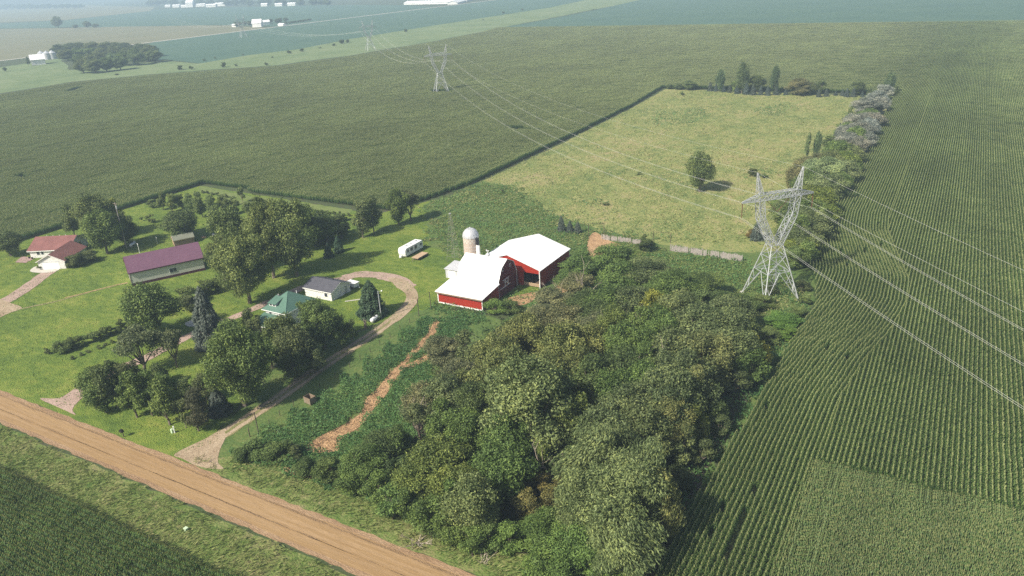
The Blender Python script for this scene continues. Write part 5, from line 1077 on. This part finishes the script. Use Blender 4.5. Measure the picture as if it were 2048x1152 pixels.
# ------------------------------------------------------------ pylons and conductors
def lattice(b, lo, hi, n, r, rl=None, horiz=True):
    """four legged lattice between quads lo and hi"""
    lo = [Vector(v) for v in lo]; hi = [Vector(v) for v in hi]
    if rl:
        for i in range(4): b.bar(lo[i], hi[i], rl)
    for k in range(n):
        A = [lo[i].lerp(hi[i], k / n) for i in range(4)]; B = [lo[i].lerp(hi[i], (k + 1) / n) for i in range(4)]
        for i in range(4):
            j = (i + 1) % 4; b.bar(A[i], B[j], r); b.bar(A[j], B[i], r)
            if horiz: b.bar(B[i], B[j], r)
def pylon(x, y, ang, lab, s=1.0):
    """x axis across the line, y axis along it"""
    E = empty('transmission_tower', (x, y, 0), ang, lab, 'pylon', 'lattice pylons of the power line'); E.scale = (s, s, s)
    F = [(-4.6, -4.6, 0), (4.6, -4.6, 0), (4.6, 4.6, 0), (-4.6, 4.6, 0)]; Wt = [(-1.5, -1.1, 13.2), (1.5, -1.1, 13.2), (1.5, 1.1, 13.2), (-1.5, 1.1, 13.2)]
    for i in range(4):
        MB().bar(F[i], Wt[i], .15, .11).build('leg', M['steel'], E); MB().box(F[i][0] - .4, F[i][0] + .4, F[i][1] - .4, F[i][1] + .4, 0, .25).build('footing', M['concrete'], E)
    b = MB(); Fv = [Vector(v) for v in F]; Wv = [Vector(v) for v in Wt]; K = lambda i, t: Fv[i].lerp(Wv[i], t)
    for i in range(4):
        j = (i + 1) % 4; mid = (K(i, .52) + K(j, .52)) / 2; b.bar(K(i, 0), mid, .08); b.bar(K(j, 0), mid, .08); b.bar(K(i, .52), K(j, .52), .07); b.bar(K(i, .52), K(j, .8), .07); b.bar(K(j, .52), K(i, .8), .07); b.bar(K(i, .8), K(j, .8), .07); b.bar(K(i, .8), Wv[j], .06); b.bar(K(j, .8), Wv[i], .06)
        for t in (.17, .34):
            for u, w_ in ((i, 1), (j, 1)):
                m2 = K(u, 0).lerp(mid, t / .52); b.bar(K(u, t), m2, .045); b.bar(K(u, t + .14), m2, .045); b.bar(K(u, t), K(u, 0).lerp(mid, max(0, t / .52 - .3)), .04)
        b.bar(Wv[i], Wv[j], .08)
    b.bar(K(0, .52), K(2, .52), .05); b.bar(K(1, .52), K(3, .52), .05); b.build('body_bracing', M['steel'], E)
    for sg in (-1, 1):
        b = MB(); yh = 1.1; lo = [(sg * .15, -yh, 13.2), (sg * 1.5, -yh, 13.2), (sg * 1.5, yh, 13.2), (sg * .15, yh, 13.2)]; kn = [(sg * 3.5, -.9, 20.2), (sg * 4.75, -.9, 19.5), (sg * 4.75, .9, 19.5), (sg * 3.5, .9, 20.2)]
        tp = [(sg * 4.0, -.8, 24.2), (sg * 5.4, -.8, 24.2), (sg * 5.4, .8, 24.2), (sg * 4.0, .8, 24.2)]
        lattice(b, lo, kn, 4, .055, .10); lattice(b, kn, tp, 2, .05, .09); b.build('window_arm', M['steel'], E)
        b = MB(); t5 = [(sg * 4.2, -.7, 25.7), (sg * 5.4, -.7, 25.7), (sg * 5.4, .7, 25.7), (sg * 4.2, .7, 25.7)]; pk = [(sg * 5.75, -.06, 30.6), (sg * 5.9, -.06, 30.6), (sg * 5.9, .06, 30.6), (sg * 5.75, .06, 30.6)]
        lattice(b, t5, pk, 4, .045, .08); b.build('peak', M['steel'], E)
    b = MB()
    lattice(b, [(-4.6, -.8, 24.2), (-4.6, -.7, 25.6), (-4.6, .7, 25.6), (-4.6, .8, 24.2)], [(4.6, -.8, 24.2), (4.6, -.7, 25.6), (4.6, .7, 25.6), (4.6, .8, 24.2)], 6, .05, .09)
    for sg in (-1, 1): lattice(b, [(sg * 4.6, -.8, 24.2), (sg * 4.6, -.7, 25.6), (sg * 4.6, .7, 25.6), (sg * 4.6, .8, 24.2)], [(sg * 9.2, -.08, 24.1), (sg * 9.2, -.05, 24.35), (sg * 9.2, .05, 24.35), (sg * 9.2, .08, 24.1)], 4, .045, .08)
    b.build('crossarm', M['steel'], E)
    for a in (-9.1, 9.1): MB().bar((a, 0, 24.1), (a, 0, 20.7), .09).build('insulator', M['insul'], E)
    b = MB(); b.bar((-3.2, 0, 24.1), (0, 0, 20.9), .07); b.bar((3.2, 0, 24.1), (0, 0, 20.9), .07); b.build('insulator', M['insul'], E)
    return E
TW = [(232, -83.0), (-32, 171.8), (-300, 424), (-556, 662), (-925, 820), (-1290, 977)]
def nrm2(a, b): L = math.hypot(b[0] - a[0], b[1] - a[1]); return (-(b[1] - a[1]) / L, (b[0] - a[0]) / L)
def across(i):
    a = TW[max(0, i - 1)]; b_ = TW[min(len(TW) - 1, i + 1)]; n_ = nrm2(a, b_); return (-n_[0], -n_[1]) if False else (n_[0] * -1, n_[1] * -1)
LB = [None, 'big steel lattice pylon beside the grove and cornfield', 'lattice pylon standing in the middle of the large cornfield', 'faint lattice pylon at the green waterway', 'very faint lattice pylon beyond the waterway near the road', None]
AC = []
for i, (x, y) in enumerate(TW):
    n_ = across(i); n_ = (-n_[0], -n_[1]) if n_[0] < 0 else n_; AC.append(n_)
    if LB[i]: pylon(x, y, math.atan2(n_[1], n_[0]), LB[i])
def span(a, b, sag, n=28): return [(a[0] + (b[0] - a[0]) * t, a[1] + (b[1] - a[1]) * t, a[2] + (b[2] - a[2]) * t - 4 * sag * t * (1 - t)) for t in [i / n for i in range(n + 1)]]
for ph, (a, z, nm) in enumerate(((-9.1, 20.6, 'left outer'), (0, 20.8, 'middle'), (9.1, 20.6, 'right outer'))):
    b = MB()
    for i in range(len(TW) - 1):
        for off in (-.23, .23):
            p = (TW[i][0] + AC[i][0] * (a + off), TW[i][1] + AC[i][1] * (a + off), z); q = (TW[i + 1][0] + AC[i + 1][0] * (a + off), TW[i + 1][1] + AC[i + 1][1] * (a + off), z)
            pp = span(p, q, 10.5); b.path(pp, [.016 if i < 2 else .026] * len(pp), 4)
    tag(b.build('conductor', M['wire']), nm + ' twin power conductor strung along the pylons', 'power line', 'conductors on the pylons')
for a, nm in ((-5.8, 'left'), (5.8, 'right')):
    b = MB()
    for i in range(len(TW) - 1):
        p = (TW[i][0] + AC[i][0] * a, TW[i][1] + AC[i][1] * a, 30.6); q = (TW[i + 1][0] + AC[i + 1][0] * a, TW[i + 1][1] + AC[i + 1][1] * a, 30.6); pp = span(p, q, 8); b.path(pp, [.013] * len(pp), 3)
    tag(b.build('shield_wire', M['wire']), 'thin shield wire between the ' + nm + ' peaks of the pylons', 'power line', 'shield wires on the pylons')

# ------------------------------------------------------------ far farms
def farm_building(px, py, ang, L, Wd, ev, rg, roof, name, lab, cat='barn', wall='white'):
    x, y = G(px, py); E = empty(name, (x, y, 0), rad(ang), lab, cat); gable(E, L, Wd, ev, rg, [M[wall]], M[roof], None, .6, .3)
    b = MB(); panel(b, (0, Wd / 2, ev * .4), (0, 1, 0), (-1, 0, 0), Wd * .3, ev * .8, .1); b.build('door', M['dark'], E); return E
farm_building(64, 131, 60, 14, 13, 6, 11, 'whiteroof', 'barn', 'far white barn with bright roof beside the grain bins')
for i, (px_, py_) in enumerate(((85, 119), (96, 119), (107, 118))):
    x, y = G(px_, py_); E = empty('grain_bin', (x, y, 0), 0, ['far grain bin nearest the white barn', 'middle one of the three far grain bins', 'far grain bin nearest the wood'][i], 'grain bin', 'far round metal grain bins')
    MB().lathe([(4.2, 0), (4.2, 7.5)], 20).build('wall', M['whitemetal'], E); MB().lathe([(4.4, 7.4), (.4, 10.2), (.3, 10.5)], 20).build('roof', M['galv'], E)
for i, (px_, py_, a_, L_, W_, e_, r_, lab) in enumerate(((505, 55, 30, 16, 12, 7, 13, 'far white farmhouse by the hazy road'), (525, 50, 60, 14, 9, 5, 8, 'far white shed right of the hazy farmhouse'), (464, 54.5, 20, 8, 7, 3.5, 5, 'tiny far white shed left of the hazy farmhouse'), (556, 52, 0, 12, 8, 2.5, 4, 'tiny far tan shed by the hazy road'))):
    farm_building(px_, py_, a_, L_, W_, e_, r_, 'whiteroof', 'house' if i == 0 else 'shed', lab, 'house' if i == 0 else 'shed')
for i, (px_, py_, L_, W_, h_) in enumerate(((345, 15.5, 26, 18, 7), (362, 15.5, 30, 14, 6), (372, 15, 26, 24, 16), (388, 14, 40, 20, 7), (400, 12, 50, 20, 8), (412, 15, 34, 18, 7), (430, 13, 60, 24, 8), (445, 12.5, 34, 20, 8), (330, 15, 20, 14, 6), (522, 13, 20, 12, 6), (550, 13, 22, 12, 6), (575, 12, 24, 12, 6))):
    farm_building(px_, py_, 30, L_, W_, h_, h_ * 1.5, 'whiteroof', 'farm_building', ('%s white farm building from the left in the far hazy farmyard' % ['second', 'third', 'tall fourth', 'fifth', 'sixth', 'seventh', 'long eighth', 'ninth', 'leftmost', 'tenth', 'eleventh', 'rightmost'][i]), 'farm building')
x0, y0 = G(808, 9.5); x1, y1 = G(905, 7.5); E = empty('livestock_barn', (x0, y0, 0), math.atan2(y1 - y0, x1 - x0), 'very long low white livestock barn at the top edge', 'barn')
LL = math.hypot(x1 - x0, y1 - y0); gable(E, LL, 28, 4, 8, [M['white']], M['whiteroof'], None, 1, .3); b = MB()
for i in range(int(LL * .6 / 8)): b.box(LL * .66 + i * 8 * .55, LL * .66 + i * 8 * .55 + 2.2, 60, 63, 0, 6)
b.build('feed_bins', M['galv'], E)
x0, y0 = G(915, 8.5); x1, y1 = G(955, -2); E = empty('livestock_barn', (x0, y0, 0), math.atan2(y1 - y0, x1 - x0), 'second long low white livestock barn by the hazy road', 'barn'); gable(E, math.hypot(x1 - x0, y1 - y0), 24, 4, 8, [M['white']], M['whiteroof'], None, 1, .3)

# ------------------------------------------------------------ labels of all the plants
ORD = ['first', 'second', 'third', 'fourth', 'fifth', 'sixth', 'seventh', 'eighth', 'ninth', 'tenth', 'eleventh', 'twelfth', 'thirteenth', 'fourteenth', 'fifteenth', 'sixteenth', 'seventeenth', 'eighteenth', 'nineteenth', 'twentieth', 'twenty-first', 'twenty-second', 'twenty-third', 'twenty-fourth', 'twenty-fifth', 'twenty-sixth', 'twenty-seventh', 'twenty-eighth', 'twenty-ninth', 'thirtieth']
ORD += ['%dth' % i for i in range(31, 80)]
gr = {}
for o, look, zone in TREES: gr.setdefault((look, zone), []).append(o)
for (look, zone), l in gr.items():
    l.sort(key=lambda o: P(o.location.x, o.location.y, 2)[0])
    for i, o in enumerate(l):
        if len(l) == 1: lab = look + ' ' + zone
        elif i == 0: lab = 'leftmost ' + look + ' ' + zone
        elif i == len(l) - 1: lab = 'rightmost ' + look + ' ' + zone
        else: lab = ORD[i] + ' ' + look + ' from the left ' + zone
        w = lab.split()
        if len(w) > 16: lab = ' '.join(w).replace(' from the left', '').replace(' row just', '')
        o['label'] = lab
        n_ = o.name.split('.')[0]; o['category'] = 'shrub' if ('shrub' in n_ or 'bush' in n_) else 'brush' if 'brush' in n_ else 'branch' if 'branch' in n_ else 'tree'
        if len(l) > 1: o['group'] = (look + 's ' + zone)[:90]

# ------------------------------------------------------------ summer haze
b = MB(); b.box(-5700, 2400, -200, 6700, -1, 81); hz = b.build('haze', []); hz['kind'] = 'stuff'; tag(hz, 'thin pale summer haze over the fields', 'haze')
hm = bpy.data.materials.new('haze'); hm.use_nodes = True; hn = hm.node_tree.nodes; hn.remove(hn['Principled BSDF']); pv = hn.new('ShaderNodeVolumePrincipled')
pv.inputs['Color'].default_value = (.60, .79, 1.0, 1); pv.inputs['Density'].default_value = .00028; pv.inputs['Anisotropy'].default_value = .0
hm.node_tree.links.new(pv.outputs[0], hn['Material Output'].inputs['Volume']); hz.data.materials.append(hm)
